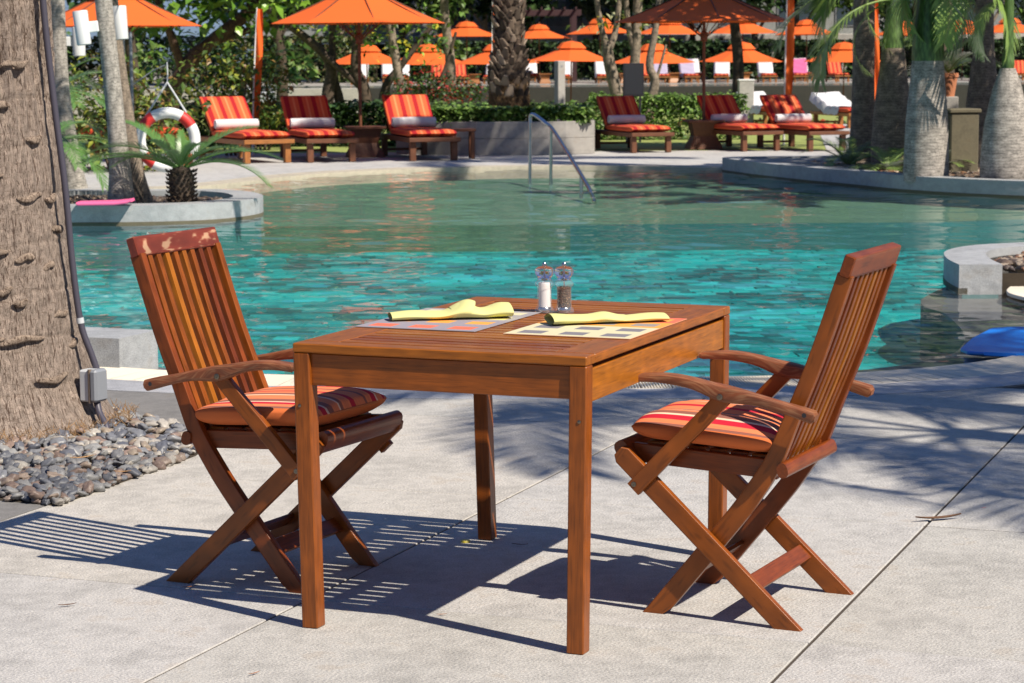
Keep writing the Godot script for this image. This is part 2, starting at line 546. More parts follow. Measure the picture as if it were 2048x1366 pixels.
	M.blue_foam = relief(mat(lin(0.01, 0.19, 0.72), 0.35), 128, 128, 0.2, 2, 71, 0.3)
	M.pink_foam = mat(lin(0.85, 0.14, 0.32), 0.5)
	M.slate = mat(lin(0.025, 0.028, 0.035), 0.5)
	M.pergola = mat(lin(0.045, 0.018, 0.020), 0.7)
	M.stone_dark = textured(T.concrete, 0.6, Vector3.ONE / 2.0, true, lin(0.07, 0.068, 0.065))
	M.stone_pale = textured(T.concrete, 0.7, Vector3.ONE / 2.0, true, lin(0.85, 0.84, 0.82))
	M.facade = textured(T.concrete, 0.7, Vector3.ONE / 5.0, true, lin(0.52, 0.57, 0.60))
	M.glass_dark = mat(lin(0.05, 0.07, 0.09), 0.1, 0.0, 0.6)
	M.terracotta = mat(lin(0.50, 0.19, 0.09), 0.8)
	M.leaf_brown = mat(lin(0.28, 0.11, 0.04), 0.8)
	M.leaf_tan = mat(lin(0.42, 0.24, 0.10), 0.8)
	M.leaf_tan2 = mat(lin(0.12, 0.06, 0.03), 0.8)
	M.salt = textured(T.weave, 0.9, Vector3(6, 60, 1), false, lin(0.85, 0.85, 0.85))
	M.pepper_grain = mat(Color.WHITE, 0.6)
	M.pepper_grain.vertex_color_use_as_albedo = true
	M.pepper = mat(lin(0.06, 0.035, 0.02), 0.8)
	var ac := mat(Color(1, 1, 1, 0.06), 0.02)
	ac.transparency = BaseMaterial3D.TRANSPARENCY_ALPHA
	M.acrylic = ac
	var gl := mat(Color(0.98, 0.98, 1.0, 0.0), 0.02)
	gl.refraction_enabled = true
	gl.refraction_scale = 0.049
	M.acrylic_solid = gl

func stripes(bands: Array, cols: Array) -> ImageTexture:
	rng.seed = 9
	return texture(256, 8, func(x: int, _y: int) -> Color:
		for b in bands:
			if x / 256.0 < b[1]: return cols[b[2]] * (0.93 + 0.12 * rng.randf())
		return cols[0])

# ------------------------------------------------------------------ the near scene
var wood_turn := 0
func wood() -> Material:
	wood_turn = (wood_turn * 7 + 3) % 31
	return M["wood%d" % [0, 1, 0, 2, 1, 0, 3, 0, 4][wood_turn % 9]]

func red_wood() -> Material:
	wood_turn = (wood_turn * 7 + 3) % 31
	return M["wood%d" % [2, 0, 2, 3, 0, 2, 1][wood_turn % 7]]

func plank(called: String, p0: Vector3, p1: Vector3, wide: Vector3, w: float, t: float, m: Material, parent: Node, b: float = 0.002) -> MeshInstance3D:
	var mb := MB.new()
	mb.off = Vector2(rng.randf() * 3.0, rng.randf() * 3.0)
	mb.board(p0, p1, wide, w, t, b)
	return obj(called, mb, m, parent)

func curve(pts: Array, step: int) -> Array:   # smooth line through points
	var out := []
	for i in pts.size() - 1:
		var a = pts[maxi(i - 1, 0)]
		var d = pts[mini(i + 2, pts.size() - 1)]
		for k in step:
			var t := k / float(step)
			out.append(pts[i].cubic_interpolate(pts[i + 1], a, d, t))
	out.append(pts[pts.size() - 1])
	return out

func make_table() -> void:
	rng.seed = 100
	var t := thing("dining_table", "slatted teak dining table laid for two between the folding armchairs", "table", Vector3(0.036, 0, -6.216), -0.388)
	var W := 0.80
	var D := 1.194
	var top := 0.74
	var th := 0.024
	var hw := W * 0.5
	var hd := D * 0.5
	var y := top - th * 0.5
	for s in [-1, 1]:
		plank("edge_rail", Vector3(-hw, y, s * (hd - 0.030)), Vector3(hw, y, s * (hd - 0.030)), Vector3(0, 0, 1), 0.060, th, M.wood1, t, 0.003)
		plank("breadboard", Vector3(s * (hw - 0.052), y + 0.0004, -hd + 0.061), Vector3(s * (hw - 0.052), y + 0.0004, hd - 0.061), Vector3(1, 0, 0), 0.104, th, M.wood1, t, 0.003)
	var n := 21
	var pitch := (D - 0.124) / n
	for i in n:
		var z := -hd + 0.062 + pitch * (i + 0.5)
		var ys := top - 0.0072 - rng.randf_range(0.0, 0.0008)
		plank("slat", Vector3(-hw + 0.1045, ys, z), Vector3(hw - 0.1045, ys, z), Vector3(0, 0, 1), pitch - 0.0122, 0.015, [M.wood1, M.wood0, M.wood1, M.wood4, M.wood1, M.wood0, M.wood4][i * 3 % 7], t, 0.0007)  # lighter woods put the sky sheen into the colour, besides weathering
	# the apron, set back a little, with a shadow gap under the top at both ends
	var ay := top - th - 0.043
	for s in [-1, 1]:
		plank("apron", Vector3(-hw + 0.045, ay, s * (hd - 0.022)), Vector3(hw - 0.045, ay, s * (hd - 0.022)), Vector3.UP, 0.082, 0.020, M.wood0, t)
		plank("apron", Vector3(s * (hw - 0.017), ay - 0.010, -hd + 0.045), Vector3(s * (hw - 0.017), ay - 0.010, hd - 0.045), Vector3.UP, 0.082, 0.022, M.wood4, t)
		plank("bearer", Vector3(s * 0.16, top - th - 0.016, -hd + 0.035), Vector3(s * 0.16, top - th - 0.016, hd - 0.035), Vector3(1, 0, 0), 0.03, 0.030, M.wood0, t)
		plank("gap_blocker", Vector3(s * (hw - 0.042), top - th - 0.040, -hd + 0.046), Vector3(s * (hw - 0.042), top - th - 0.040, hd - 0.046), Vector3.UP, 0.079, 0.022, M.wood0, t)  # added board behind the gap, keeps daylight from showing through
	for sx in [-1, 1]:
		for sz in [-1, 1]:
			var mb := MB.new()
			mb.off = Vector2(rng.randf(), rng.randf())
			var c := Vector3(sx * (hw - 0.0232), 0, sz * (hd - 0.0232))
			var foot := Vector3(sx * (hw - 0.0232 - 0.012) + 0.004, 0.0, sz * (hd - 0.0232 + 0.006))
			mb.board(foot, Vector3(c.x, top - th - 0.0005, c.z), Vector3(1, 0, 0), 0.0455, 0.0455, 0.003)
			var leg := obj("leg", mb, M.wood0, t)
			var b := MB.new()
			b.lathe([Vector2(0, -0.001), Vector2(0.0045, -0.001), Vector2(0.0045, 0.0015), Vector2(0, 0.003)], 10, Transform3D(Basis(Vector3.RIGHT, sz * PI / 2), Vector3(c.x + sx * 0.004, 0.58, c.z + sz * 0.0245)))
			obj("bolt", b, M.bolt, leg)

func back_y(y: float) -> float:   # where the back post lies at a height
	var k := [Vector2(-0.02, 0.208), Vector2(0.0, 0.192), Vector2(0.168, 0.055), Vector2(0.29, -0.042), Vector2(0.36, -0.092), Vector2(0.394, -0.114), Vector2(0.43, -0.134), Vector2(0.47, -0.152), Vector2(0.56, -0.188), Vector2(0.678, -0.236), Vector2(0.79, -0.276), Vector2(0.915, -0.318)]
	for i in k.size() - 1:
		if y <= k[i + 1].x or i == k.size() - 2: return lerpf(k[i].y, k[i + 1].y, (y - k[i].x) / (k[i + 1].x - k[i].x))
	return 0.0

func make_chair() -> Node3D:
	rng.seed = 200
	var t := thing("folding_armchair", "", "armchair", Vector3.ZERO, 0.0, "folding teak armchairs at the table")
	for s in [-1, 1]:
		# rear foot to seat front
		var mb := MB.new()
		mb.off = Vector2(rng.randf(), rng.randf())
		var a := Vector3(-0.205, -0.018, s * 0.218)
		var e := Vector3(0.285, 0.432, s * 0.218)
		cut_leg(mb, a, e, 0.052, 0.022, true)
		var leg := obj("crossed_leg", mb, M.wood0, t)
		var b := MB.new()
		b.lathe([Vector2(0, 0), Vector2(0.007, 0), Vector2(0.007, 0.003), Vector2(0.004, 0.004), Vector2(0, 0.0025)], 14, Transform3D(Basis(Vector3.RIGHT, s * PI / 2), Vector3(0.229, 0.352, s * 0.2515)))
		obj("bolt", b, M.bolt, leg)
		# front foot, bending into the back post
		var line := []
		for y in [-0.018, 0.10, 0.20, 0.29, 0.35, 0.394, 0.43, 0.47, 0.56, 0.678, 0.79, 0.915]:
			line.append(Vector3(back_y(y), y, s * 0.188))
		line = curve(line, 4)
		mb = MB.new()
		mb.off = Vector2(rng.randf(), rng.randf())
		var ws := []
		for p in line: ws.append(lerpf(0.052, 0.040, smoothstep(0.30, 0.6, p.y)))
		mb.bar(line, [Vector3(1, 0.4, 0)], ws, [0.024], 0.14)
		for i in mb.v.size():
			if mb.v[i].y < 0.0: mb.v[i].y = 0.0
		var post := obj("back_post", mb, M.wood2 if s > 0 else M.wood0, t)
		# arm
		var al := curve([Vector3(-0.262, 0.556, s * 0.243), Vector3(-0.20, 0.572, s * 0.243), Vector3(-0.10, 0.594, s * 0.243), Vector3(-0.01, 0.606, s * 0.243), Vector3(0.07, 0.627, s * 0.243), Vector3(0.15, 0.636, s * 0.243), Vector3(0.232, 0.632, s * 0.243)], 5)
		var at := []
		var aw := []
		for p in al:
			at.append(0.027 + 0.017 * exp(-pow((p.x + 0.02) / 0.06, 2.0)) - 0.006 * smoothstep(0.1, 0.22, p.x) + 0.006 * smoothstep(-0.15, -0.25, p.x))
			aw.append(0.038 + 0.012 * smoothstep(0.0, 0.18, p.x))
		at[0] = 0.016; aw[0] = 0.028; at[at.size() - 1] = 0.014; aw[aw.size() - 1] = 0.036
		mb = MB.new()
		mb.off = Vector2(rng.randf(), rng.randf())
		mb.bar(al, [Vector3(0, 0, 1)], aw, at, 0.45)
		var arm := obj("arm", mb, M.worn, t)
		b = MB.new()
		b.lathe([Vector2(0, 0), Vector2(0.008, 0), Vector2(0.008, 0.003), Vector2(0.005, 0.0045), Vector2(0, 0.003)], 14, Transform3D(Basis(Vector3.RIGHT, s * PI / 2), Vector3(-0.012, 0.598, s * 0.2635)))
		obj("bolt", b, M.bolt, arm)
		b = MB.new()
		b.lathe([Vector2(0, 0), Vector2(0.006, 0), Vector2(0.006, 0.001), Vector2(0, 0.001)], 14, Transform3D(Basis(Vector3.RIGHT, s * PI / 2), Vector3(-0.236, 0.564, s * 0.2610)))
		obj("dowel_hole", b, M.black, arm)
		# strut from arm to leg
		mb = MB.new()
		mb.off = Vector2(rng.randf(), rng.randf())
		mb.bar(curve([Vector3(-0.016, 0.594, s * 0.2405), Vector3(0.06, 0.515, s * 0.2405), Vector3(0.15, 0.425, s * 0.2405), Vector3(0.233, 0.338, s * 0.2405)], 3), [Vector3(1, 1, 0)], [0.042], [0.0215], 0.13)
		obj("arm_strut", mb, M.wood0, t)
		# seat side rail
		plank("seat_side_rail", Vector3(-0.140, 0.404, s * 0.171), Vector3(0.262, 0.424, s * 0.171), Vector3.UP, 0.050, 0.020, M.wood2, t)
	# top rail, its varnish worn away along the upper edge
	var mb2 := MB.new()
	mb2.bar([Vector3(-0.325, 0.936, -0.205), Vector3(-0.325, 0.936, -0.201), Vector3(-0.325, 0.936, 0.0), Vector3(-0.325, 0.936, 0.201), Vector3(-0.325, 0.936, 0.205)], [Vector3(-0.33, 1, 0)], [0.052, 0.058, 0.058, 0.058, 0.052], [0.025, 0.031, 0.031, 0.031, 0.025], 0.24)
	obj("top_rail", mb2, M.worn_less, t)
	for i in 8:
		var z := (i - 3.5) * 0.0418
		var line := []
		for y in [0.405, 0.46, 0.53, 0.62, 0.72, 0.82, 0.915]: line.append(Vector3(back_y(y), y, z))
		var mb := MB.new()
		mb.off = Vector2(rng.randf() * 3, rng.randf() * 3)
		mb.bar(curve(line, 2), [Vector3(0, 0, 1)], [0.0195], [0.021], 0.14)
		obj("back_slat", mb, wood(), t)
	# half-round rail behind the seat, seat slats and the bull-nosed front rail
	mb2 = MB.new()
	mb2.bar([Vector3(-0.160, 0.408, -0.205), Vector3(-0.160, 0.408, 0.205)], [Vector3(0.3, 1, 0)], [0.040], [0.030], 0.8)
	obj("rear_rail", mb2, M.wood2, t)
	for i in 6:
		var x := -0.085 + i * 0.058
		plank("seat_slat", Vector3(x, 0.428 + (x + 0.15) * 0.05, -0.160), Vector3(x, 0.428 + (x + 0.15) * 0.05, 0.160), Vector3(1, 0, 0), 0.048, 0.014, wood(), t)
	mb2 = MB.new()
	mb2.bar([Vector3(0.276, 0.425, -0.207), Vector3(0.276, 0.425, 0.207)], [Vector3(0.7, 1, 0)], [0.070], [0.040], 0.75)
	obj("front_rail", mb2, M.wood2, t)
	plank("stretcher", Vector3(-0.086, 0.108, -0.207), Vector3(-0.086, 0.108, 0.207), Vector3(1, 0.92, 0), 0.048, 0.014, M.wood2, t)
	plank("stretcher", Vector3(0.098, 0.112, -0.184), Vector3(0.098, 0.112, 0.184), Vector3(1, -0.98, 0), 0.048, 0.014, M.wood2, t)
	return t

func cut_leg(mb: MB, a: Vector3, e: Vector3, w: float, th: float, _r: bool) -> void:   # a straight leg cut level at the floor and rounded at its top
	var pts := []
	for i in 9: pts.append(a.lerp(e, i / 8.0))
	var ws := []
	for i in 9: ws.append(w)
	ws[8] = w * 0.55
	pts[8] = e
	pts[7] = a.lerp(e, 0.975)
	mb.bar(pts, [Vector3(-1, 1, 0)], ws, [th], 0.13)
	for i in mb.v.size():
		if mb.v[i].y < 0.0: mb.v[i] = mb.v[i] - (e - a) * (mb.v[i].y / (e.y - a.y))

func make_cushion(near: float) -> MB:   # a stuffed seat pad; near is the side (+1 or -1) that shows its plain border
	var mb := MB.new()
	var f := func(u: float, w: float) -> Array:
		# u goes once round the section across the pad, w from front to back
		var a := (u - 0.25) * TAU
		var sx := lerpf(-1.0, 1.0, w)
		var edge := pow(maxf(0.0, 1.0 - pow(absf(sx), 7.0)), 0.45)
		var ca := cos(a)
		var sa := sin(a)
		var z := signf(ca) * pow(absf(ca), 0.55) * (0.185 + 0.022 * edge)
		var y := signf(sa) * pow(absf(sa), 0.70) * (0.045 if sa < 0 else 0.033) * edge * (1.0 - 0.18 * pow(absf(z) / 0.21, 4.0))
		y += 0.010 * (1.0 - sx * sx) * (1.0 - pow(z / 0.21, 2.0))
		if sa > 0: y += 0.004 * sin(z * 40.0) * edge
		var x := sx * 0.205 + 0.060
		var lat := (z * near / 0.207) * 0.5 + 0.5
		var across := 1.0 - lat
		if sa < -0.30 or (sa < 0.42 and absf(ca) > 0.5): across = 0.02
		else: across = 0.14 + clampf((across - 0.02) / 0.96, 0.0, 1.0) * 0.74
		return [Vector3(x, 0.484 + y + (sx * 0.205) * 0.05, z), Vector2(clampf(across, 0.01, 0.99), w)]
	mb.grid(64, 40, f, true)
	return mb

func make_chairs() -> void:
	var c := make_chair()
	c.position = Vector3(0.631, 0, -6.034)
	c.rotation.y = 2.695
	c.set_meta("label", "folding teak armchair on the right side of the table, seen from behind its slatted back")
	var d := dup(c, Vector3(-0.678, 0, -6.452), -0.461, "folding teak armchair on the left side of the table, facing right beside the palm trunk")
	(c.get_node("top_rail") as MeshInstance3D).material_override = M.wood2
	for k in 2:
		var at: Vector3 = [c.position, d.position][k]
		var turn: float = [c.rotation.y, d.rotation.y][k]
		var o := obj("seat_cushion", make_cushion([-1.0, 1.0][k]), M.stripes)
		o.position = at
		o.rotation.y = turn
		tag(o, ["striped red and orange seat cushion on the right folding armchair", "striped red and orange seat cushion on the left folding armchair beside the palm trunk"][k], "cushion", "striped seat cushions")
		var edge := []
		for i in 41:
			var a := TAU * i / 40.0
			edge.append(Vector3(0.060 + signf(cos(a)) * pow(absf(cos(a)), 0.30) * 0.203, 0.482 + cos(a) * 0.010, signf(sin(a)) * pow(absf(sin(a)), 0.30) * 0.200))
		var mb := MB.new()
		mb.tube(edge, [0.0045], 6, false)
		obj("piping", mb, M.piping, o)

func place_setting() -> void:
	rng.seed = 300
	var grey := Color(0.60, 0.57, 0.60)
	var cream := Color(0.84, 0.81, 0.66)
	var coral := Color(0.93, 0.45, 0.33)
	var amber := Color(0.93, 0.64, 0.28)
	var yellow := Color(0.91, 0.86, 0.52)
	var dim := Color(0.50, 0.48, 0.50)
	var base := Transform3D(Basis(Vector3.UP, -0.388), Vector3(0.036, 0.7415, -6.216))
	for k in 2:
		var x0: float = [-0.398, 0.040][k]
		var z0: float = [-0.236, -0.222][k]
		var fields: Array = [[grey, coral], [grey, amber], [Color(0.66, 0.64, 0.62), yellow], [Color(0.62, 0.60, 0.60), cream]] if k == 0 else [[cream, dim], [cream, dim], [amber, Color(0.60, 0.57, 0.55)], [coral, amber]]
		var tex := texture(176, 240, func(x: int, y: int) -> Color:
			var r := mini(3, y / 60)
			var q := x % 58
			var inside: bool = q > 12 and q < 48 and (y % 60) > 14 and (y % 60) < 46 and x < 174
			var c: Color = fields[3 - r][1 if inside else 0]
			return c * (0.95 + (0.05 if (x / 2 + y / 2) % 2 else -0.02)))
		var mb := MB.new()
		var w := 0.350
		var d := 0.476
		mb.face([Vector3(x0, 0.0018, z0), Vector3(x0 + w, 0.0018, z0), Vector3(x0 + w, 0.0018, z0 + d), Vector3(x0, 0.0018, z0 + d)], Vector3.UP, [Vector2(0, 0), Vector2(1, 0), Vector2(1, 1), Vector2(0, 1)])
		for e in [[0, 0, 1, 0], [1, 0, 1, 1], [1, 1, 0, 1], [0, 1, 0, 0]]:
			var a := Vector3(x0 + w * e[0], 0, z0 + d * e[1])
			var b := Vector3(x0 + w * e[2], 0, z0 + d * e[3])
			mb.face([a, b, b + Vector3(0, 0.0018, 0), a + Vector3(0, 0.0018, 0)], (b - a).cross(Vector3.UP))
		var o := obj("placemat", mb, textured(tex, 0.7, Vector3.ONE))
		o.transform = base
		tag(o, ["grey woven placemat with coral and orange squares at the left place", "cream woven placemat with grey squares and an orange and coral end at the right place"][k], "placemat", "placemats on the table")
	# rolled napkins
	for k in 2:
		var p0: Vector3 = [Vector3(-0.362, 0.0035, 0.092), Vector3(0.086, 0.0035, 0.040)][k]
		var p1: Vector3 = [Vector3(-0.086, 0.0035, -0.100), Vector3(0.345, 0.0035, -0.160)][k]
		var len := p0.distance_to(p1)
		var x := (p1 - p0) / len
		var tf := base * Transform3D(Basis(x, Vector3.UP, x.cross(Vector3.UP)), p0)
		var o := thing("rolled_napkin", ["pale yellow napkin rolled on the left placemat, its middle fold standing up", "pale yellow napkin rolled flat on the cream placemat at the right place"][k], "napkin", Vector3.ZERO, 0.0, "rolled napkins")
		o.transform = tf
		for part in 2:
			var u0: float = [0.0, 0.50][part]
			var u1: float = [0.66 if k == 0 else 0.60, 1.0][part]
			var turns: float = [1.75, 1.35][part]
			var mb := MB.new()
			var f := func(u: float, w: float) -> Array:
				var s := lerpf(u0, u1, u)
				var a := -PI * 0.5 + w * TAU * turns
				var shrink := 1.0 - 0.10 * w * turns
				var wide := 0.040 + 0.009 * s
				var high := 0.0105 + 0.002 * sin(s * 9.0)
				if k == 0:
					high += 0.016 * exp(-pow((s - 0.60) / 0.13, 2.0)) + 0.011 * smoothstep(0.72, 0.95, s)
					wide += 0.012 * exp(-pow((s - 0.62) / 0.2, 2.0)) + 0.014 * smoothstep(0.7, 1.0, s)
				else:
					high += 0.006 * exp(-pow((s - 0.44) / 0.10, 2.0)) + 0.004 * smoothstep(0.2, 0.0, s)
					wide += 0.012 * smoothstep(0.25, 0.0, s)
				if part == 1:
					high *= 0.86; wide *= 0.96
				var lean := 0.6 * high * (1.0 if k == 0 else 0.3)
				var px := s * len + 0.030 * sin(a) * (0.6 if part == 0 and u > 0.5 else 0.0) * u
				var y := high * (1.0 + sin(a) * shrink)
				var z := cos(a) * wide * shrink * (1.0 - 0.25 * maxf(0.0, sin(a))) - lean * (y / (2.0 * high))
				y += 0.0005 * sin(s * 17.0 + a * 2.0)
				return [Vector3(px, maxf(y, 0.0006), z), Vector2(s, w * 0.6)]
			mb.grid(44, 44, f)
			obj(["roll", "folded_end"][part], mb, M.napkin, o)
	# mills
	for k in 2:
		var at := Vector3([0.093, 0.148][k], 0.7402, [-6.468, -6.461][k])
		var o := thing("salt_mill" if k == 0 else "pepper_mill", ["clear acrylic mill full of white salt beside the pepper mill", "clear acrylic mill full of dark peppercorns beside the salt mill"][k], "salt mill" if k == 0 else "pepper mill", at)
		var mb := MB.new()
		o.scale = Vector3(1.13, 1.0, 1.13)
		mb.lathe([Vector2(0.0005, 0.001), Vector2(0.0245, 0.001), Vector2(0.0250, 0.004), Vector2(0.0240, 0.010), Vector2(0.0205, 0.0155), Vector2(0.0188, 0.020), Vector2(0.0182, 0.030), Vector2(0.0182, 0.068), Vector2(0.0190, 0.074), Vector2(0.0225, 0.0775), Vector2(0.0242, 0.082), Vector2(0.0235, 0.0855), Vector2(0.0195, 0.090), Vector2(0.0175, 0.0925), Vector2(0.0005, 0.0925)], 40)
		obj("body", mb, M.acrylic, o)
		mb = MB.new()
		mb.lathe([Vector2(0.0, 0.0935), Vector2(0.0165, 0.0935), Vector2(0.0168, 0.098), Vector2(0.0180, 0.1025), Vector2(0.0215, 0.1075), Vector2(0.0243, 0.1135), Vector2(0.0246, 0.119), Vector2(0.0225, 0.125), Vector2(0.0170, 0.1300), Vector2(0.0090, 0.1325), Vector2(0.0, 0.133)], 40)
		obj("knob", mb, M.acrylic_solid, o)
		mb = MB.new()
		mb.lathe([Vector2(0.0, 0.131), Vector2(0.0045, 0.1315), Vector2(0.0058, 0.135), Vector2(0.0058, 0.139), Vector2(0.0040, 0.1425), Vector2(0.0, 0.1435)], 20)
		obj("finial", mb, M.steel, o)
		mb = MB.new()
		mb.lathe([Vector2(0.0, 0.002), Vector2(0.0165, 0.002), Vector2(0.0172, 0.005), Vector2(0.0172, 0.0125), Vector2(0.0150, 0.0165), Vector2(0.0, 0.0168)], 32)
		obj("grinder", mb, M.steel, o)
		mb = MB.new()
		mb.tube([Vector3(0, 0.017, 0), Vector3(0, 0.134, 0)], [0.0016], 8)
		obj("spindle", mb, M.steel, o)
		mb = MB.new()
		mb.lathe([Vector2(0.0, 0.0170), Vector2(0.0150, 0.0172), Vector2(0.0152, 0.068 if k else 0.082), Vector2(0.0145, 0.0735 if k else 0.0865), Vector2(0.0, 0.0745 if k else 0.088)], 32)
		var fill := obj("salt" if k == 0 else "peppercorn_fill", mb, M.salt if k == 0 else M.pepper, o)
		if k == 1:
			var ball := SphereMesh.new()
			ball.radius = 0.0021; ball.height = 0.0042; ball.radial_segments = 8; ball.rings = 4
			var xf := []
			var cs := []
			for i in 620:
				var a := rng.randf() * TAU
				xf.append(Transform3D(Basis(), Vector3(cos(a) * 0.0151, rng.randf_range(0.019, 0.073), sin(a) * 0.0151)))
				var g := rng.randf_range(0.02, 0.10) * (3.0 if rng.randf() < 0.08 else 1.0)
				cs.append(Color(g * 1.3, g * 0.85, g * 0.5))
			many("peppercorns", ball, M.pepper_grain, xf, cs, fill)

# ------------------------------------------------------------------ patio and the rim of the pool
func water_edge() -> Array:
	return curve([Vector2(-7.0, -18.5), Vector2(-5.6, -15.0), Vector2(-4.2, -12.9), Vector2(-3.0, -11.6), Vector2(-1.91, -10.86), Vector2(-1.1, -10.55), Vector2(0.0, -10.39), Vector2(1.04, -10.40), Vector2(1.5, -10.47), Vector2(1.95, -10.66), Vector2(2.38, -11.0), Vector2(2.78, -11.6), Vector2(3.0, -12.5), Vector2(3.08, -13.5), Vector2(3.10, -14.28), Vector2(4.0, -16.0), Vector2(6.0, -18.0), Vector2(9.0, -19.0)], 8)

func shifted(line: Array, by: float) -> Array:   # by > 0 moves towards the patio
	var out := []
	for i in line.size():
		var d: Vector2 = (line[mini(i + 1, line.size() - 1)] - line[maxi(i - 1, 0)]).normalized()
		out.append(line[i] + Vector2(-d.y, d.x) * by)
	return out

func ribbon(a: Array, b: Array, y0: float, y1: float, bev: float = 0.0) -> MB:
	var mb := MB.new()
	for i in a.size() - 1:
		var p := PackedVector2Array([a[i], a[i + 1], b[i + 1], b[i]])
		mb.face([Vector3(p[0].x, y1, p[0].y), Vector3(p[1].x, y1, p[1].y), Vector3(p[2].x, y1, p[2].y), Vector3(p[3].x, y1, p[3].y)], Vector3.UP)
		for s in 2:
			var l: Array = [a, b][s]
			var o: Array = [b, a][s]
			var out := Vector3(l[i].x - o[i].x, 0, l[i].y - o[i].y)
			mb.face([Vector3(l[i].x, y0, l[i].y), Vector3(l[i + 1].x, y0, l[i + 1].y), Vector3(l[i + 1].x, y1, l[i + 1].y), Vector3(l[i].x, y1, l[i].y)], out)
	for e in [0, a.size() - 1]:
		var pa: Vector2 = a[e]
		var pb: Vector2 = b[e]
		var d: Vector2 = (a[1] - a[0]) * -1.0 if e == 0 else a[e] - a[e - 1]
		mb.face([Vector3(pa.x, y0, pa.y), Vector3(pb.x, y0, pb.y), Vector3(pb.x, y1, pb.y), Vector3(pa.x, y1, pa.y)], Vector3(d.x, 0, d.y))
	return mb

func make_patio() -> void:
	rng.seed = 400
	var edge := water_edge()
	var outer := shifted(edge, 0.36)
	var band := shifted(edge, 0.66)
	var ledge := shifted(edge, -0.52)
	struct("patio_bed", ribbon(edge, shifted(edge, 0.9), -1.2, -0.045), M.joint)
	var ea := Vector2(0.934, 0.357)
	var eb := Vector2(0.357, -0.934)
	var whole := PackedVector2Array()
	for i in range(26, 116): whole.append(band[i])
	whole.append(Vector2(14, -14)); whole.append(Vector2(14, 8)); whole.append(Vector2(-5.9, 8))
	# ground under the patio, seen only in the joints
	var left_a := -4.10
	var bed := MB.new()
	var flat := PackedVector2Array(whole)
	bed.slab(flat, -0.3, -0.0045)
	struct("joint_bed", bed, M.joint)
	# slabs
	var patio := Node3D.new()
	patio.name = "patio"
	add_child(patio)
	patio.set_meta("kind", "structure")
	for i in range(0, 7):
		for j in range(-3, 9):
			var a0 := left_a + i * 1.393 + 0.0036
			var b0 := 5.52 + (j - 1) * 1.52 + 0.0035
			var a1 := a0 + 1.3858
			var b1 := b0 + 1.513
			var q := PackedVector2Array([ea * a0 + eb * b0, ea * a1 + eb * b0, ea * a1 + eb * b1, ea * a0 + eb * b1])
			for piece in Geometry2D.intersect_polygons(q, whole):
				var inner := Geometry2D.offset_polygon(piece, -0.001)
				for pp in inner:
					var area := 0.0
					for k in pp.size(): area += pp[k].cross(pp[(k + 1) % pp.size()])
					if absf(area) < 0.02: continue
					var mb := MB.new()
					var lift := rng.randf_range(-0.0008, 0.0008)
					mb.slab(pp, -0.06, lift, 0.0025)
					obj("concrete_slab", mb, M["concrete%d" % (rng.randi() % 4)], patio)
	# darker washed aggregate round the palm bed, left of the slabs
	var strip := PackedVector2Array()
	for i in range(8, 44): strip.append(band[i])
	var cut := PackedVector2Array([ea * (left_a - 0.004) + eb * 12.0, ea * (left_a - 0.004) + eb * -6.0, ea * -9.0 + eb * -6.0, ea * -9.0 + eb * 12.0])
	strip.append(Vector2(-0.9, -9.0)); strip.append(Vector2(-0.9, 3.0)); strip.append(Vector2(-8, 3.0)); strip.append(Vector2(-9, -12))
	var sm := MB.new()
	for piece in Geometry2D.intersect_polygons(strip, cut): sm.slab(piece, -0.2, -0.001)
	struct("paved_strip", sm, M.aggregate)
	# grey band, then the overflow grate of cream bars
	var gaps := MB.new()
	struct("stone_band", ribbon(shifted(edge, 0.655), shifted(edge, 0.365), -0.1, 0.001), M.band)
	var grate := thing("overflow_grate", "curved cream plastic overflow grate along the near pool edge", "grate")
	var g2 := MB.new()
	for s in [0.352, 0.008]:
		var l := shifted(edge, s)
		var pts := []
		for p in l.slice(28, 114): pts.append(Vector3(p.x, -0.010, p.y))
		g2.bar(pts, [Vector3(0, 1, 0)], [0.022], [0.014], 0.4)
	obj("frame", g2, M.cream, grate)
	var bar := MB.new()
	bar.cbox(Transform3D(), Vector3(0.0085, 0.012, 0.335), 0.002)
	var xf := []
	var acc := 0.0
	for i in range(28, 113):
		var p: Vector2 = edge[i]
		var d: Vector2 = edge[i + 1] - p
		var l := d.length()
		while acc < l:
			var q := p + d * (acc / l)
			var nrm := Vector2(-d.y, d.x) / l
			var c := q + nrm * 0.18
			xf.append(Transform3D(Basis(Vector3(d.x / l, 0, d.y / l), Vector3.UP, Vector3(-d.y / l, 0, d.x / l)), Vector3(c.x, -0.005, c.y)))
			acc += 0.0135
		acc -= l
	many("bars", bar.mesh(), M.cream, xf, [], grate)
	# stone ledge just under the water
	struct("pool_ledge", ribbon(shifted(edge, 0.0), ledge, -1.0, -0.075), M.ledge)

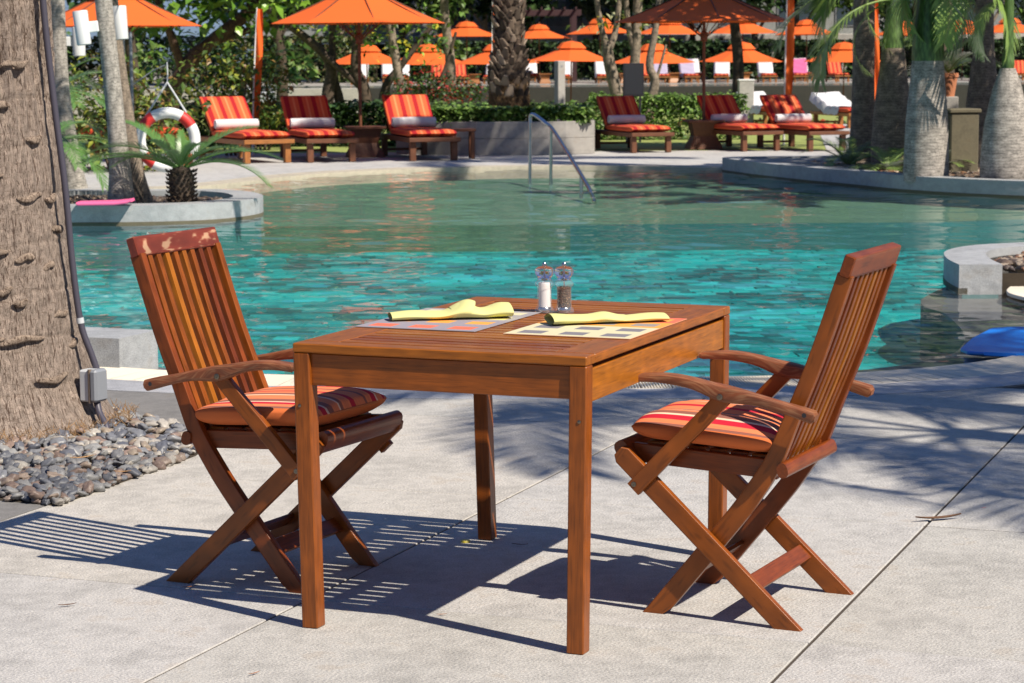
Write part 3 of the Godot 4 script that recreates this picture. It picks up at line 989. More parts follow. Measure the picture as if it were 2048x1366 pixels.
func make_pool() -> void:
	rng.seed = 500
	# floor of the deep part: small glazed tiles; the far part is a shallow sandy-coloured shelf
	var y := -0.42
	var fl := MB.new()
	fl.slab(PackedVector2Array([Vector2(-9, -10.2), Vector2(11, -10.2), Vector2(11, -22.02), Vector2(-9, -22.02)]), y - 0.2, y - 0.004)
	var floor_o := struct("pool_floor", fl, M.grout)
	var tone := [Color(0.001, 0.10, 0.105), Color(0.001, 0.18, 0.185), Color(0.002, 0.25, 0.255), Color(0.002, 0.31, 0.312), Color(0.003, 0.38, 0.37), Color(0.006, 0.47, 0.45)]  # strong tone spread imitates ripple light and refraction on the floor
	var tile_size := 0.148
	var meshes := []
	for k in tone.size():
		var m := mat(Color(tone[k].r, tone[k].g, tone[k].b).linear_to_srgb(), 0.3)
		meshes.append(m)
	var tile := MB.new()
	tile.cbox(Transform3D(), Vector3(tile_size - 0.006, 0.012, tile_size - 0.006), 0.002)
	var tm := tile.mesh()
	var spots := []
	var drift := noise(FastNoiseLite.TYPE_SIMPLEX_SMOOTH, 0.5, 2, 501)
	var z := -11.0
	while z > -22.0:
		var half := 0.24 * -z + 0.8
		var x := -half
		while x < half:
			spots.append(Vector3(x, y, z))
			x += tile_size
		z -= tile_size
	var near := []
	var xf := []
	var cs := []
	for p in spots:
		var k: int = clampi(int(2.9 + drift.get_noise_2d(p.x, p.z) * 2.6 + rng.randf_range(-2.2, 2.2)), 0, 5)  # tone patches stand in for caustics under the ripples
		p += Vector3(rng.randf_range(-0.03, 0.03), rng.randf_range(-0.003, 0.003), rng.randf_range(-0.03, 0.03))
		var t := Transform3D(Basis(Vector3.UP, rng.randf_range(-0.2, 0.2)).scaled(Vector3(rng.randf_range(0.9, 1.5), 1, rng.randf_range(0.9, 1.3))), p)
		# the tiles one sees nearest through the water, between the ledge and mid pool
		if near.size() < 300 and p.z < -14.0 and absf(p.x) < 2.9:
			near.append(p)
			var o := put("tile", tm, meshes[k], floor_o)
			o.transform = t
		else:
			xf.append(t)
			cs.append(tone[k])
	many("tiles", tm, M.tile, xf, cs, floor_o)
	var shelf := MB.new()
	shelf.slab(PackedVector2Array([Vector2(-10, -21.95), Vector2(-2, -21.9), Vector2(1, -21.95), Vector2(4, -22.0), Vector2(12, -24.5), Vector2(12, -32), Vector2(-10, -32)]), -1.0, -0.16)
	struct("shallow_shelf", shelf, M.shelf)
	var riser := MB.new()
	riser.slab(PackedVector2Array([Vector2(-10, -21.925), Vector2(4, -21.975), Vector2(12, -24.475), Vector2(12, -24.46), Vector2(4, -21.955), Vector2(-10, -21.905)]), -1.0, -0.162)
	struct("pool_step", riser, M.grout)
	# the rippled surface
	var w1 := noise(FastNoiseLite.TYPE_SIMPLEX_SMOOTH, 1.0, 1, 511)
	var w2 := noise(FastNoiseLite.TYPE_SIMPLEX_SMOOTH, 1.0, 1, 512)
	var w3 := noise(FastNoiseLite.TYPE_SIMPLEX_SMOOTH, 1.0, 1, 513)
	var calm := noise(FastNoiseLite.TYPE_SIMPLEX_SMOOTH, 0.35, 1, 514)
	var wm := MB.new()
	var f := func(u: float, v: float) -> Array:
		var d := 10.2 * pow(32.0 / 10.2, v)
		var x := (u - 0.5) * 2.0 * (0.30 * d + 1.0)
		var k := 0.65 + 0.5 * calm.get_noise_2d(x, d)
		var h := 0.0150 * w1.get_noise_2d(x * 0.9, d * 1.25) + 0.0064 * w2.get_noise_2d(x * 2.3 + d * 0.5, d * 3.2) + 0.0018 * w3.get_noise_2d(x * 6.0, d * 7.0 + x)
		return [Vector3(x, -0.030 + h * k, -d), Vector2(x, d)]
	wm.grid(240, 460, f)
	var water := struct("water", wm, M.water)
	water.set_meta("label", "rippled turquoise pool water")

func kerb(called: String, label: String, line: Array, width: float, soil: PackedVector2Array, cat := "planter") -> Node3D:
	var t := thing(called, label, cat)
	var a := []
	var b := shifted(line, width)
	for p in line: a.append(p)
	obj("kerb", ribbon(a, b, -0.05, 0.14), M.kerb, t)
	obj("waterline", ribbon(shifted(line, -0.003 * signf(width)), shifted(line, width * 0.2), -0.045, -0.008), M.mossy, t)
	obj("footing", ribbon(shifted(line, width * 0.08), shifted(line, width * 0.92), -0.9, -0.05), M.grout, t)
	var mb := MB.new()
	mb.slab(soil, -0.8, 0.085)
	obj("soil", mb, M.soil, t)
	return t

func mulch(called: String, poly: PackedVector2Array, y: float, n: int, size: float, cols: Array, parent: Node) -> void:
	var xf := []
	var cs := []
	var lo := Vector2(1e9, 1e9)
	var hi := -lo
	for p in poly:
		lo = lo.min(p); hi = hi.max(p)
	var guard := 0
	while xf.size() < n and guard < n * 20:
		guard += 1
		var q := Vector2(rng.randf_range(lo.x, hi.x), rng.randf_range(lo.y, hi.y))
		if not Geometry2D.is_point_in_polygon(q, poly): continue
		var s := size * rng.randf_range(0.5, 1.3)
		xf.append(Transform3D(Basis.from_euler(Vector3(rng.randf_range(-0.5, 0.5), rng.randf() * TAU, rng.randf_range(-0.5, 0.5))).scaled(Vector3(s, s, s)), Vector3(q.x, y, q.y)))
		var c: Color = cols[rng.randi() % cols.size()]
		cs.append(c * rng.randf_range(0.7, 1.25))
	many(called, pebble_mesh(7, 0.55), M.pebble, xf, cs, parent)

func pebble_mesh(s: int, flat: float) -> ArrayMesh:   # radius about 1
	var f := noise(FastNoiseLite.TYPE_SIMPLEX_SMOOTH, 0.7, 1, s)
	var mb := MB.new()
	mb.grid(12, 8, func(u: float, v: float) -> Array:
		var a := u * TAU
		var b := (v - 0.5) * PI
		var d := Vector3(cos(b) * cos(a), sin(b), cos(b) * sin(a))
		var r := 1.0 + 0.34 * f.get_noise_3d(d.x * 2 + s, d.y * 2, d.z * 2)
		return [Vector3(d.x * 1.22, d.y * flat, d.z * 0.86) * r, Vector2(u, v)], true)
	return mb.mesh()

func make_palm_bed() -> void:
	rng.seed = 600
	var bed := Node3D.new()
	bed.name = "pebble_bed"
	add_child(bed)
	bed.set_meta("kind", "structure")
	var poly := PackedVector2Array([Vector2(-3.6, -7.6), Vector2(-2.6, -7.52), Vector2(-1.72, -7.55), Vector2(-1.50, -7.44), Vector2(-1.17, -8.38), Vector2(-1.16, -8.55), Vector2(-1.36, -9.06), Vector2(-1.58, -9.36), Vector2(-2.0, -9.75), Vector2(-3.6, -10.1)])
	var base := MB.new()
	base.slab(poly, -0.2, 0.002)
	obj("gravel", base, M.soil, bed)
	var shapes := []
	for i in 5: shapes.append(pebble_mesh(60 + i * 7, [0.5, 0.62, 0.42, 0.7, 0.55][i]))
	var spots := []
	var guard := 0
	while spots.size() < 1900 and guard < 60000:
		guard += 1
		var q := Vector2(rng.randf_range(-2.9, -1.12), rng.randf_range(-9.8, -7.40))
		if not Geometry2D.is_point_in_polygon(q, poly): continue
		var r := q.distance_to(Vector2(-2.2, -9.1))
		if r < 0.60: continue
		var rad := rng.randf_range(0.015, 0.029)
		var lift := 0
		var ok := true
		for k in range(0, spots.size()):
			var o: Array = spots[k]
			if absf(o[0].x - q.x) < 0.05 and absf(o[0].y - q.y) < 0.05 and o[0].distance_to(q) < (o[1] + rad) * (0.86 if guard < 18000 else 0.62):
				if o[2] == 0: lift = 1
				if guard < 18000: ok = false
				break
		if not ok: continue
		spots.append([q, rad, lift if guard >= 18000 else 0])
	spots.sort_custom(func(a, b): return a[0].y - a[2] * 0.05 > b[0].y - b[2] * 0.05)
	var xf := []
	var cs := []
	var count := 0
	for sp in spots:
		var q: Vector2 = sp[0]
		var r: float = sp[1]
		var tilt := 0.35 if sp[2] == 0 else 0.6
		var t := Transform3D(Basis.from_euler(Vector3(rng.randf_range(-tilt, tilt), rng.randf() * TAU, rng.randf_range(-tilt, tilt))).scaled(Vector3(r, r, r)), Vector3(q.x, 0.004 + r * 0.34 + sp[2] * r * 0.45, q.y))
		var seen: bool = q.x > 0.226 * q.y
		if seen and count < 300:
			count += 1
			var o := put("pebble", shapes[rng.randi() % 5], M["pebble%d" % (rng.randi() % 7)], bed)
			o.transform = t
		else:
			xf.append(t)
			var c := [Color(0.17, 0.175, 0.19), Color(0.25, 0.25, 0.245), Color(0.27, 0.22, 0.17), Color(0.11, 0.115, 0.135), Color(0.36, 0.33, 0.29), Color(0.23, 0.165, 0.135), Color(0.21, 0.21, 0.215)]
			cs.append(c[rng.randi() % 7])
	many("pebbles", shapes[0], M.pebble, xf, cs, bed)

	# the big palm trunk
	var trunk := thing("palm_trunk", "thick rough grey-brown palm trunk standing in dark pebbles at the left edge", "palm tree", Vector3(-2.2, 0, -9.1))
	var n1 := noise(FastNoiseLite.TYPE_SIMPLEX_SMOOTH, 1.0, 3, 601)
	var n2 := noise(FastNoiseLite.TYPE_SIMPLEX_SMOOTH, 1.0, 2, 602)
	var mb := MB.new()
	mb.grid(420, 420, func(u: float, v: float) -> Array:
		var a := u * TAU
		var y := v * 4.0 - 0.03
		if v > 0.5: y = 1.97 + (v - 0.5) * 8.0
		var r := trunk_radius(y)
		var c := cos(a)
		var s := sin(a)
		r += 0.020 * n1.get_noise_3d(c * 1.5, y * 1.4, s * 1.5)
		r += 0.004 * n2.get_noise_3d(c * 22.0, y * 5.0, s * 22.0)
		r += 0.0022 * n2.get_noise_3d(c * 60.0, y * 22.0, s * 60.0)
		var ring := absf(sin(y * 17.0 + 1.4 * n1.get_noise_3d(c * 0.8, 3.0, s * 0.8)))
		r -= 0.006 * (1.0 - smoothstep(0.0, 0.18, ring))
		# long flutes that begin above head height of the picture
		r -= 0.022 * smoothstep(0.95, 1.5, y) * pow(absf(sin(a * 21.0 + 0.5 * n1.get_noise_2d(a * 3, y))), 3.0)
		return [Vector3(c * r, y, s * r), Vector2(u, y)], true)
	obj("trunk", mb, M.bark, trunk)
	# stubs of old fronds
	for e in [[62, 0.92, 0.17], [40, 1.34, 0.14], [36, 0.83, 0.13], [60, 0.63, 0.15], [42, 0.60, 0.09], [48, 0.29, 0.20], [28, 0.56, 0.08], [20, 0.82, 0.08], [16, 0.70, 0.07], [34, 0.13, 0.15], [64, 0.30, 0.12], [22, 0.37, 0.10], [55, 0.48, 0.07], [75, 0.75, 0.16], [70, 0.10, 0.14], [30, 1.05, 0.09], [52, 1.18, 0.10], [47, 0.43, 0.06], [14, 0.25, 0.08], [80, 0.45, 0.18]]:
		var a: float = deg_to_rad(e[0])
		var y: float = e[1] + 0.10
		var w: float = e[2]
		var pts := []
		var ws := []
		var ts := []
		for i in 9:
			var q := (i / 8.0 - 0.5)
			var ang := a - q * w / 0.45
			var bulge := (1.0 - pow(absf(q * 2.0), 2.5))
			var r := trunk_radius(y) + 0.004 + 0.008 * bulge * (0.7 + 0.5 * sin(q * 5.0 + y * 9.0))
			pts.append(Vector3(cos(ang) * r, y + 0.006 * sin(q * 7.0 + y * 20.0) + q * 0.012, sin(ang) * r))
			ws.append(0.008 + 0.022 * bulge * (0.6 + 0.5 * absf(sin(q * 7.0 + y * 5.0))))
			ts.append(0.012 + 0.012 * bulge)
		var sc := MB.new()
		sc.off = Vector2(rng.randf(), rng.randf())
		sc.bar(pts, [Vector3.UP], ws, ts, 0.75)
		obj("frond_stub", sc, M.scar, trunk)
	var hole := MB.new()
	var ha := deg_to_rad(57)
	var hr := trunk_radius(1.27) + 0.016
	hole.lathe([Vector2(0.0, 0.0), Vector2(0.026, 0.0), Vector2(0.031, 0.005), Vector2(0.027, 0.009), Vector2(0.018, 0.005), Vector2(0.0, 0.003)], 18, Transform3D(Basis(Vector3.UP, -ha + PI / 2) * Basis(Vector3.RIGHT, PI / 2), Vector3(cos(ha) * hr, 1.27, sin(ha) * hr)))
	obj("hollow", hole, M.black, trunk)
	# dry fibres at the foot
	var fx := []
	var fc := []
	for i in 380:
		var a := deg_to_rad(rng.randf_range(-20, 95))
		var r := 0.62 + rng.randf_range(-0.03, 0.07)
		var d := Basis(Vector3.UP, rng.randf() * TAU) * Basis(Vector3.FORWARD, rng.randf_range(0.2, 1.2))
		fx.append(Transform3D(d.scaled(Vector3(1, rng.randf_range(0.4, 1.2), 1)), Vector3(cos(a) * r, 0.015 + rng.randf() * 0.05, sin(a) * r)))
		fc.append(Color(0.34, 0.20, 0.09) * rng.randf_range(0.6, 1.2))
	var fm := MB.new()
	fm.tube([Vector3(0, -0.02, 0), Vector3(0.003, 0.0, 0), Vector3(0, 0.03, 0)], [0.0010, 0.0012, 0.0006], 4)
	many("fibres", fm.mesh(), M.boot, fx, fc, trunk)

	# conduit and its box
	var t := thing("cable_conduit", "dark grey cable conduit running down the right side of the big palm trunk", "cable conduit")
	var line := []
	for e in [[2.6, -1.815], [2.0, -1.81], [1.67, -1.805], [1.29, -1.775], [1.03, -1.748], [0.86, -1.735], [0.66, -1.722], [0.43, -1.697], [0.31, -1.660], [0.225, -1.632]]:
		line.append(Vector3(e[1] + 0.006, e[0], -9.1 + 0.14))
	var cm := MB.new()
	cm.tube(curve(line, 5), [0.013], 10)
	obj("conduit", cm, M.conduit, t)
	line = []
	for e in [[0.14, -1.632, -8.93], [0.085, -1.618, -8.90], [0.035, -1.585, -8.86], [-0.01, -1.575, -8.83]]:
		line.append(Vector3(e[1], e[0], e[2]))
	cm = MB.new()
	cm.tube(curve(line, 5), [0.014], 10)
	obj("conduit", cm, M.conduit, t)
	var clip := MB.new()
	clip.tube([Vector3(-1.691, 0.428, -8.96), Vector3(-1.694, 0.450, -8.96)], [0.0155], 10)
	obj("clip", clip, M.grey_plastic, t)
	var box := thing("junction_box", "light grey plastic junction box strapped low on the big palm trunk", "junction box", Vector3(-1.640, 0.188, -8.92), -0.45)
	var bm := MB.new()
	bm.cbox(Transform3D(Basis(), Vector3(-0.020, 0, -0.005)), Vector3(0.052, 0.125, 0.075), 0.006)
	obj("back_box", bm, M.grey_plastic, box)
	bm = MB.new()
	bm.cbox(Transform3D(Basis(), Vector3(0.024, 0.002, 0)), Vector3(0.034, 0.128, 0.082), 0.009)
	obj("lid", bm, M.grey_dark, box)
	bm = MB.new()
	bm.tube([Vector3(0.006, -0.066, 0.030), Vector3(0.006, 0.066, 0.030)], [0.0095], 10)
	obj("gland", bm, M.scar, box)

func trunk_radius(y: float) -> float:
	return 0.365 + 0.16 * exp(-maxf(0.0, y)) + 0.105 * exp(-maxf(0.0, y) / 0.12)

# ------------------------------------------------------------------ plants
func leaf_mesh(wide: float, bend: float) -> ArrayMesh:
	var mb := MB.new()
	var a := Vector3.ZERO
	var l := Vector3(0.45, 0.05, wide * 0.5)
	var r := Vector3(0.45, 0.05, -wide * 0.5)
	var m := Vector3(0.5, 0.0, 0)
	var t := Vector3(1, -bend, 0)
	mb.face([a, l, m], Vector3.UP); mb.face([l, t, m], Vector3.UP)
	mb.face([a, m, r], Vector3.UP); mb.face([m, t, r], Vector3.UP)
	return mb.mesh()

func foliage(called: String, clumps: Array, n: int, size: float, cols: Array, parent: Node, mesh: Mesh, m: Material, shell := 0.55) -> void:
	# clumps: [centre, radii]; leaves fill the outer part of each clump, thinner in the middle
	var xf := []
	var cs := []
	var total := 0.0
	for c in clumps: total += c[1].x * c[1].y * c[1].z
	for c in clumps:
		var k := int(n * c[1].x * c[1].y * c[1].z / total)
		for i in k:
			var d := Vector3(rng.randfn(), rng.randfn(), rng.randfn()).normalized()
			var r := pow(rng.randf(), shell)
			var p: Vector3 = c[0] + d * r * c[1] * (0.86 + 0.28 * rng.randf())
			var s := size * rng.randf_range(0.55, 1.25)
			var b := Basis.from_euler(Vector3(rng.randf_range(-0.7, 0.7), rng.randf() * TAU, rng.randf_range(-1.0, 0.4)))
			xf.append(Transform3D(b.scaled(Vector3(s, s, s)), p))
			var q: Color = cols[rng.randi() % cols.size()]
			cs.append(q * rng.randf_range(0.65, 1.3))
	many(called, mesh, m, xf, cs, parent)

func frond_mesh(length: float, n: int, leaf: float, droop: float, w: float, vee: float, hang: float, first := 0.16) -> ArrayMesh:
	var mb := MB.new()
	var pts := [Vector3.ZERO]
	var rad := [0.018 * length / 2.0 + 0.004]
	var dirs := [Vector3.RIGHT]
	var steps := 22
	var p := Vector3.ZERO
	for i in range(1, steps + 1):
		var s := i / float(steps)
		var a := -droop * pow(s, 1.35)
		var d := Vector3(cos(a), sin(a), 0)
		p += d * length / steps
		pts.append(p); dirs.append(d)
		rad.append(lerpf(rad[0], 0.0025, s))
	mb.tube(pts, rad, 6)
	for i in n:
		var s := lerpf(first, 0.995, i / float(n - 1))
		var f := s * steps
		var k := mini(int(f), steps - 1)
		var o: Vector3 = pts[k].lerp(pts[k + 1], f - k)
		var d: Vector3 = dirs[k + 1]
		var up := Vector3(-d.y, d.x, 0)
		var ll := leaf * (0.45 + 0.55 * sin(PI * clampf((s - first) / (1.0 - first) * 0.80 + 0.16, 0.0, 1.0))) * rng.randf_range(0.86, 1.08)
		for side in [-1, 1]:
			var fwd := lerpf(0.55, 1.3, s) + rng.randf_range(-0.08, 0.08)
			var dir: Vector3 = (d * fwd + Vector3(0, 0, side) + up * (vee + rng.randf_range(-0.08, 0.08))).normalized()
			var wd := dir.cross(up).normalized()
			var q := o
			var prev := []
			for j in 5:
				var t := j / 4.0
				var hw := w * 0.5 * (0.35 + 1.4 * t - 1.75 * t * t + 0.02)
				if j == 4: hw = 0.001
				var pa := q - wd * hw
				var pb := q + wd * hw
				if j: mb.face([prev[0], prev[1], pb, pa], up)
				prev = [pa, pb]
				dir = (dir + Vector3.DOWN * hang * (0.35 + t)).normalized()
				q += dir * ll / 4.0
	return mb.mesh()

func add_frond(mesh: Mesh, m: Material, parent: Node, at: Vector3, yaw: float, elev: float, roll := 0.0, size := 1.0) -> void:
	var o := put("frond", mesh, m, parent)
	o.transform = Transform3D((Basis(Vector3.UP, yaw) * Basis(Vector3(0, 0, 1), elev) * Basis(Vector3.RIGHT, roll)).scaled(Vector3(size, size, size)), at)

func tree(called: String, label: String, limbs: Array, bark: Material, clumps: Array, n: int, size: float, cols: Array, m: Material, leaf: Mesh, cat := "tree", group := "") -> Node3D:
	# limbs: each [points, radii]; the first is the trunk
	var t := thing(called, label, cat, Vector3.ZERO, 0.0, group)
	for i in limbs.size():
		var mb := MB.new()
		mb.off = Vector2(rng.randf(), rng.randf())
		var l := curve(limbs[i][0], 4)
		var r := []
		for k in l.size(): r.append(lerpf(limbs[i][1][0], limbs[i][1][1], k / float(l.size() - 1)))
		mb.tube(l, r, 10)
		obj("trunk" if i == 0 else "limb", mb, bark, t)
	if clumps.size(): foliage("leaves", clumps, n, size, cols, t, leaf, m)
	return t

func make_island_left() -> void:
	rng.seed = 700
	var line := curve([Vector2(-9, -20.3), Vector2(-5, -20.4), Vector2(-3.92, -20.50), Vector2(-3.45, -20.51), Vector2(-3.0, -20.6), Vector2(-2.62, -20.87), Vector2(-2.36, -21.5), Vector2(-2.42, -22.15), Vector2(-2.75, -22.75), Vector2(-3.6, -23.05), Vector2(-9, -23.3)], 6)
	var inner := shifted(line, -0.28)
	var soil := PackedVector2Array(inner)
	var isl := kerb("kerbed_island", "low grey kerbed island in the pool at the left with the small cycad", line, -0.28, soil)
	var br := [Color(0.07, 0.05, 0.035), Color(0.11, 0.075, 0.05), Color(0.05, 0.04, 0.03), Color(0.16, 0.12, 0.09)]
	mulch("mulch", PackedVector2Array([Vector2(-4.6, -20.85), Vector2(-3.2, -20.8), Vector2(-2.7, -21.3), Vector2(-2.8, -22.3), Vector2(-4.6, -22.8)]), 0.09, 900, 0.028, br, isl)
	# cycad
	var cy := thing("cycad", "small cycad with arching dark green fronds on the left pool island", "cycad", Vector3(-3.02, 0.085, -21.1))
	var mb := MB.new()
	mb.lathe([Vector2(0.09, 0.0), Vector2(0.105, 0.05), Vector2(0.115, 0.18), Vector2(0.118, 0.28), Vector2(0.08, 0.36), Vector2(0.0, 0.38)], 18)
	obj("stem", mb, M.trunk_dark, cy)
	var scale_m := MB.new()
	scale_m.bar([Vector3(0, 0, 0), Vector3(0.022, 0.006, 0), Vector3(0.034, 0.022, 0)], [Vector3(0, 0, 1)], [0.030, 0.026, 0.008], [0.016, 0.014, 0.006], 0.7)
	var sm := scale_m.mesh()
	var brown := [mat(lin(0.055, 0.035, 0.022), 0.9), mat(lin(0.09, 0.06, 0.035), 0.9), mat(lin(0.035, 0.025, 0.018), 0.9)]
	for r in 9:
		for k in 15:
			var a := TAU * (k + 0.5 * (r % 2)) / 15.0 + rng.randf_range(-0.08, 0.08)
			var o := put("leaf_base", sm, brown[rng.randi() % 3], cy)
			o.transform = Transform3D(Basis(Vector3.UP, -a).scaled(Vector3.ONE * rng.randf_range(0.9, 1.3)), Vector3(cos(a) * 0.108, 0.02 + r * 0.038, sin(a) * 0.108))
	var fronds := []
	for i in 3: fronds.append(frond_mesh(1.04, 70, 0.165, [0.95, 1.2, 0.75][i], 0.0165, 0.40, 0.05, 0.10))
	var yaws := [170, 195, 150, 10, -12, 28, -35, 60, 95, 120, -150, -120, -90, -60, 215, 80]
	for i in yaws.size():
		add_frond(fronds[i % 3], M.cycad, cy, Vector3(0, 0.34, 0), deg_to_rad(yaws[i] + rng.randf_range(-5, 5)), deg_to_rad([28, 40, 50, 30, 22, 45, 38, 62, 70, 66, 35, 48, 42, 55, 24, 58, 60, 52][i]), rng.randf_range(-0.2, 0.2), rng.randf_range(0.86, 1.08) * ([1.0, 1.0, 0.85, 1.05, 1.0, 0.9, 0.85, 0.5, 0.45, 0.5, 0.8, 0.6, 0.55, 0.6, 0.9, 0.5][i]))
	# two slender grey palms with loudspeakers on the front one
	var names := ["slender grey palm trunk rising behind the pink board, with loudspeakers strapped to it", "slender grey palm trunk further back, close beside the big rough trunk", "dark leaning palm stem just right of the slender palm with loudspeakers"]
	var lines := [[Vector3(-3.60, 0.08, -21.25), Vector3(-3.61, 0.5, -21.25), Vector3(-3.64, 1.0, -21.25), Vector3(-3.71, 1.9, -21.25), Vector3(-3.80, 3.0, -21.3), Vector3(-3.9, 4.6, -21.3)], [Vector3(-4.66, 0.05, -24.6), Vector3(-4.72, 0.6, -24.6), Vector3(-4.78, 1.2, -24.6), Vector3(-4.80, 2.2, -24.6), Vector3(-4.82, 3.5, -24.6), Vector3(-4.8, 5.0, -24.6)], [Vector3(-3.47, 0.08, -21.55), Vector3(-3.53, 0.4, -21.6), Vector3(-3.60, 0.9, -21.7), Vector3(-3.70, 1.6, -21.8), Vector3(-3.9, 3.6, -22.0)]]
	var big := []
	for i in 2: big.append(frond_mesh(1.9, 44, 0.55, 1.5, 0.034, 0.15, 0.13, 0.2))
	for i in 3:
		var p := thing("slender_palm", names[i], "palm tree", Vector3.ZERO, 0.0, "slender palms on the left")
		var l := curve(lines[i], 6)
		var r := []
		for q in l: r.append([0.080, 0.086, 0.06][i] + [0.062, 0.05, 0.07][i] * exp(-(q.y - 0.08) / 0.32))
		mb = MB.new()
		mb.tube(l, r, 20)
		obj("trunk", mb, [M.ringed, M.ringed, M.ringed_brown][i], p)
		var top: Vector3 = lines[i][lines[i].size() - 1]
		for k in 9: add_frond(big[k % 2], M.frond, p, top, TAU * k / 9.0 + i, rng.randf_range(0.1, 1.0), 0.0, rng.randf_range(0.8, 1.1))
	# loudspeakers
	var at := [Vector3(-3.90, 1.72, -21.15), Vector3(-3.615, 1.77, -21.52), Vector3(-4.62, 1.62, -24.85)]
	var lab := ["white cylindrical loudspeaker strapped to the left of the slender palm by the pink board", "grey-blue shaded cylindrical loudspeaker on the right of the slender palm by the pink board", "small shaded loudspeaker on the further slender palm beside the big trunk"]
	for i in 3:
		var s := thing("loudspeaker", lab[i], "loudspeaker", at[i], 0.0, "cylindrical loudspeakers on the palms")
		s.rotation = Vector3(0.0, 0.0, [0.10, 0.06, 0.0][i])
		mb = MB.new()
		mb.lathe([Vector2(0, -0.155), Vector2(0.060, -0.155), Vector2(0.066, -0.150), Vector2(0.069, 0.148), Vector2(0.064, 0.155), Vector2(0, 0.155)], 24)
		obj("housing", mb, M.speaker, s)
		mb = MB.new()
		mb.lathe([Vector2(0, -0.1565), Vector2(0.055, -0.1565), Vector2(0.055, -0.1555)], 24)
		obj("grille", mb, M.grey_dark, s)
		mb = MB.new()
		var sd: float = [1.0, -1.0, -1.0][i]
		mb.cbox(Transform3D(Basis(), Vector3(sd * 0.105, 0.0, -0.01)), Vector3(0.085, 0.10, 0.05), 0.006)
		obj("bracket", mb, M.white, s)
	# foam board on the kerb
	var kb := thing("kickboard", "pink foam kickboard lying over the kerb of the left pool island", "kickboard", Vector3(-3.62, 0.163, -20.5), 0.03, "foam kickboards")
	mb = MB.new()
	mb.bar([Vector3(-0.245, 0, 0.0), Vector3(-0.225, 0, 0), Vector3(0.1, 0.004, 0), Vector3(0.21, 0.016, 0), Vector3(0.245, 0.028, 0)], [Vector3(0, 0, 1)], [0.16, 0.24, 0.30, 0.30, 0.26], [0.026, 0.036, 0.038, 0.036, 0.026], 0.35)
	obj("board", mb, M.pink_foam, kb)

func make_life_ring() -> void:
	var t := thing("life_ring", "white life ring with red bands hanging on its stand behind the cycad", "life ring", Vector3(-3.42, 0.63, -23.0), 0.15)
	var R := 0.27
	for k in 8:
		var pts := []
		var red := k % 2 == 1
		var a0 := deg_to_rad(-31.0 + (k / 2) * 90.0 + (62.0 if red else 0.0))
		var span := deg_to_rad(28.0 if red else 62.0)
		for i in 13:
			var a := a0 + span * i / 12.0
			pts.append(Vector3(cos(a) * R, sin(a) * R, 0))
		var mb := MB.new()
		mb.tube(pts, [0.0565 if red else 0.055], 18)
		obj("band" if red else "ring", mb, M.red if red else M.white, t)
	var st := thing("life_ring_stand", "two thin grey posts with a sling hook behind the cycad", "stand", Vector3(-3.78, 0.0, -23.1))
	for x in [0.0, -0.075]:
		var mb := MB.new()
		mb.tube([Vector3(x, 0.05, 0), Vector3(x, 1.7 if x == 0.0 else 1.62, 0)], [0.016], 10)
		obj("post", mb, M.grey_dark, st)
	var mb2 := MB.new()
	mb2.tube([Vector3(0, 1.17, 0), Vector3(0.22, 1.32, 0), Vector3(0.36, 1.38, 0)], [0.006], 8)
	obj("arm", mb2, M.grey_dark, st)
	mb2 = MB.new()
	mb2.tube([Vector3(0.36, 1.40, 0.02), Vector3(0.365, 1.28, 0.03), Vector3(0.36, 1.20, 0.04)], [0.007], 8)
	obj("hook", mb2, M.grey_plastic, st)
	for e in [Vector3(0.14, 0.86, 0.08), Vector3(0.55, 0.90, 0.08)]:
		mb2 = MB.new()
		mb2.tube([Vector3(0.36, 1.20, 0.04), e], [0.010], 8)
		obj("sling", mb2, M.grey_plastic, st)

func bottle_palm(label: String, at: Vector3, prof: Array, shaft: Array, trunk_mat: Material, crown: Array) -> Node3D:
	# crown: list of [yaw, elevation, roll, mesh, material, size]
	var t := thing("bottle_palm", label, "palm tree", at, 0.0, "thick palms on the right pool island")
	var mb := MB.new()
	var pts := []
	for p in prof: pts.append(Vector3(p.x, p.y, 0))
	var l := curve(pts, 5)
	var out := []
	for p in l: out.append(Vector2(p.x, p.y))
	mb.lathe(out, 40)
	obj("trunk", mb, trunk_mat, t)
	var top := Vector3(0, prof[prof.size() - 1].y, 0)
	if shaft.size():
		pts = []
		for p in shaft: pts.append(Vector3(p.x, p.y, 0))
		l = curve(pts, 4)
		out = []
		for p in l: out.append(Vector2(p.x, p.y))
		mb = MB.new()
		mb.lathe(out, 28)
		obj("crown_shaft", mb, M.shaft, t)
		top = Vector3(0, shaft[shaft.size() - 1].y, 0)
	for c in crown: add_frond(c[3], c[4], t, top + Vector3(0, -0.05, 0), deg_to_rad(c[0]), deg_to_rad(c[1]), deg_to_rad(c[2]), c[5])
	return t

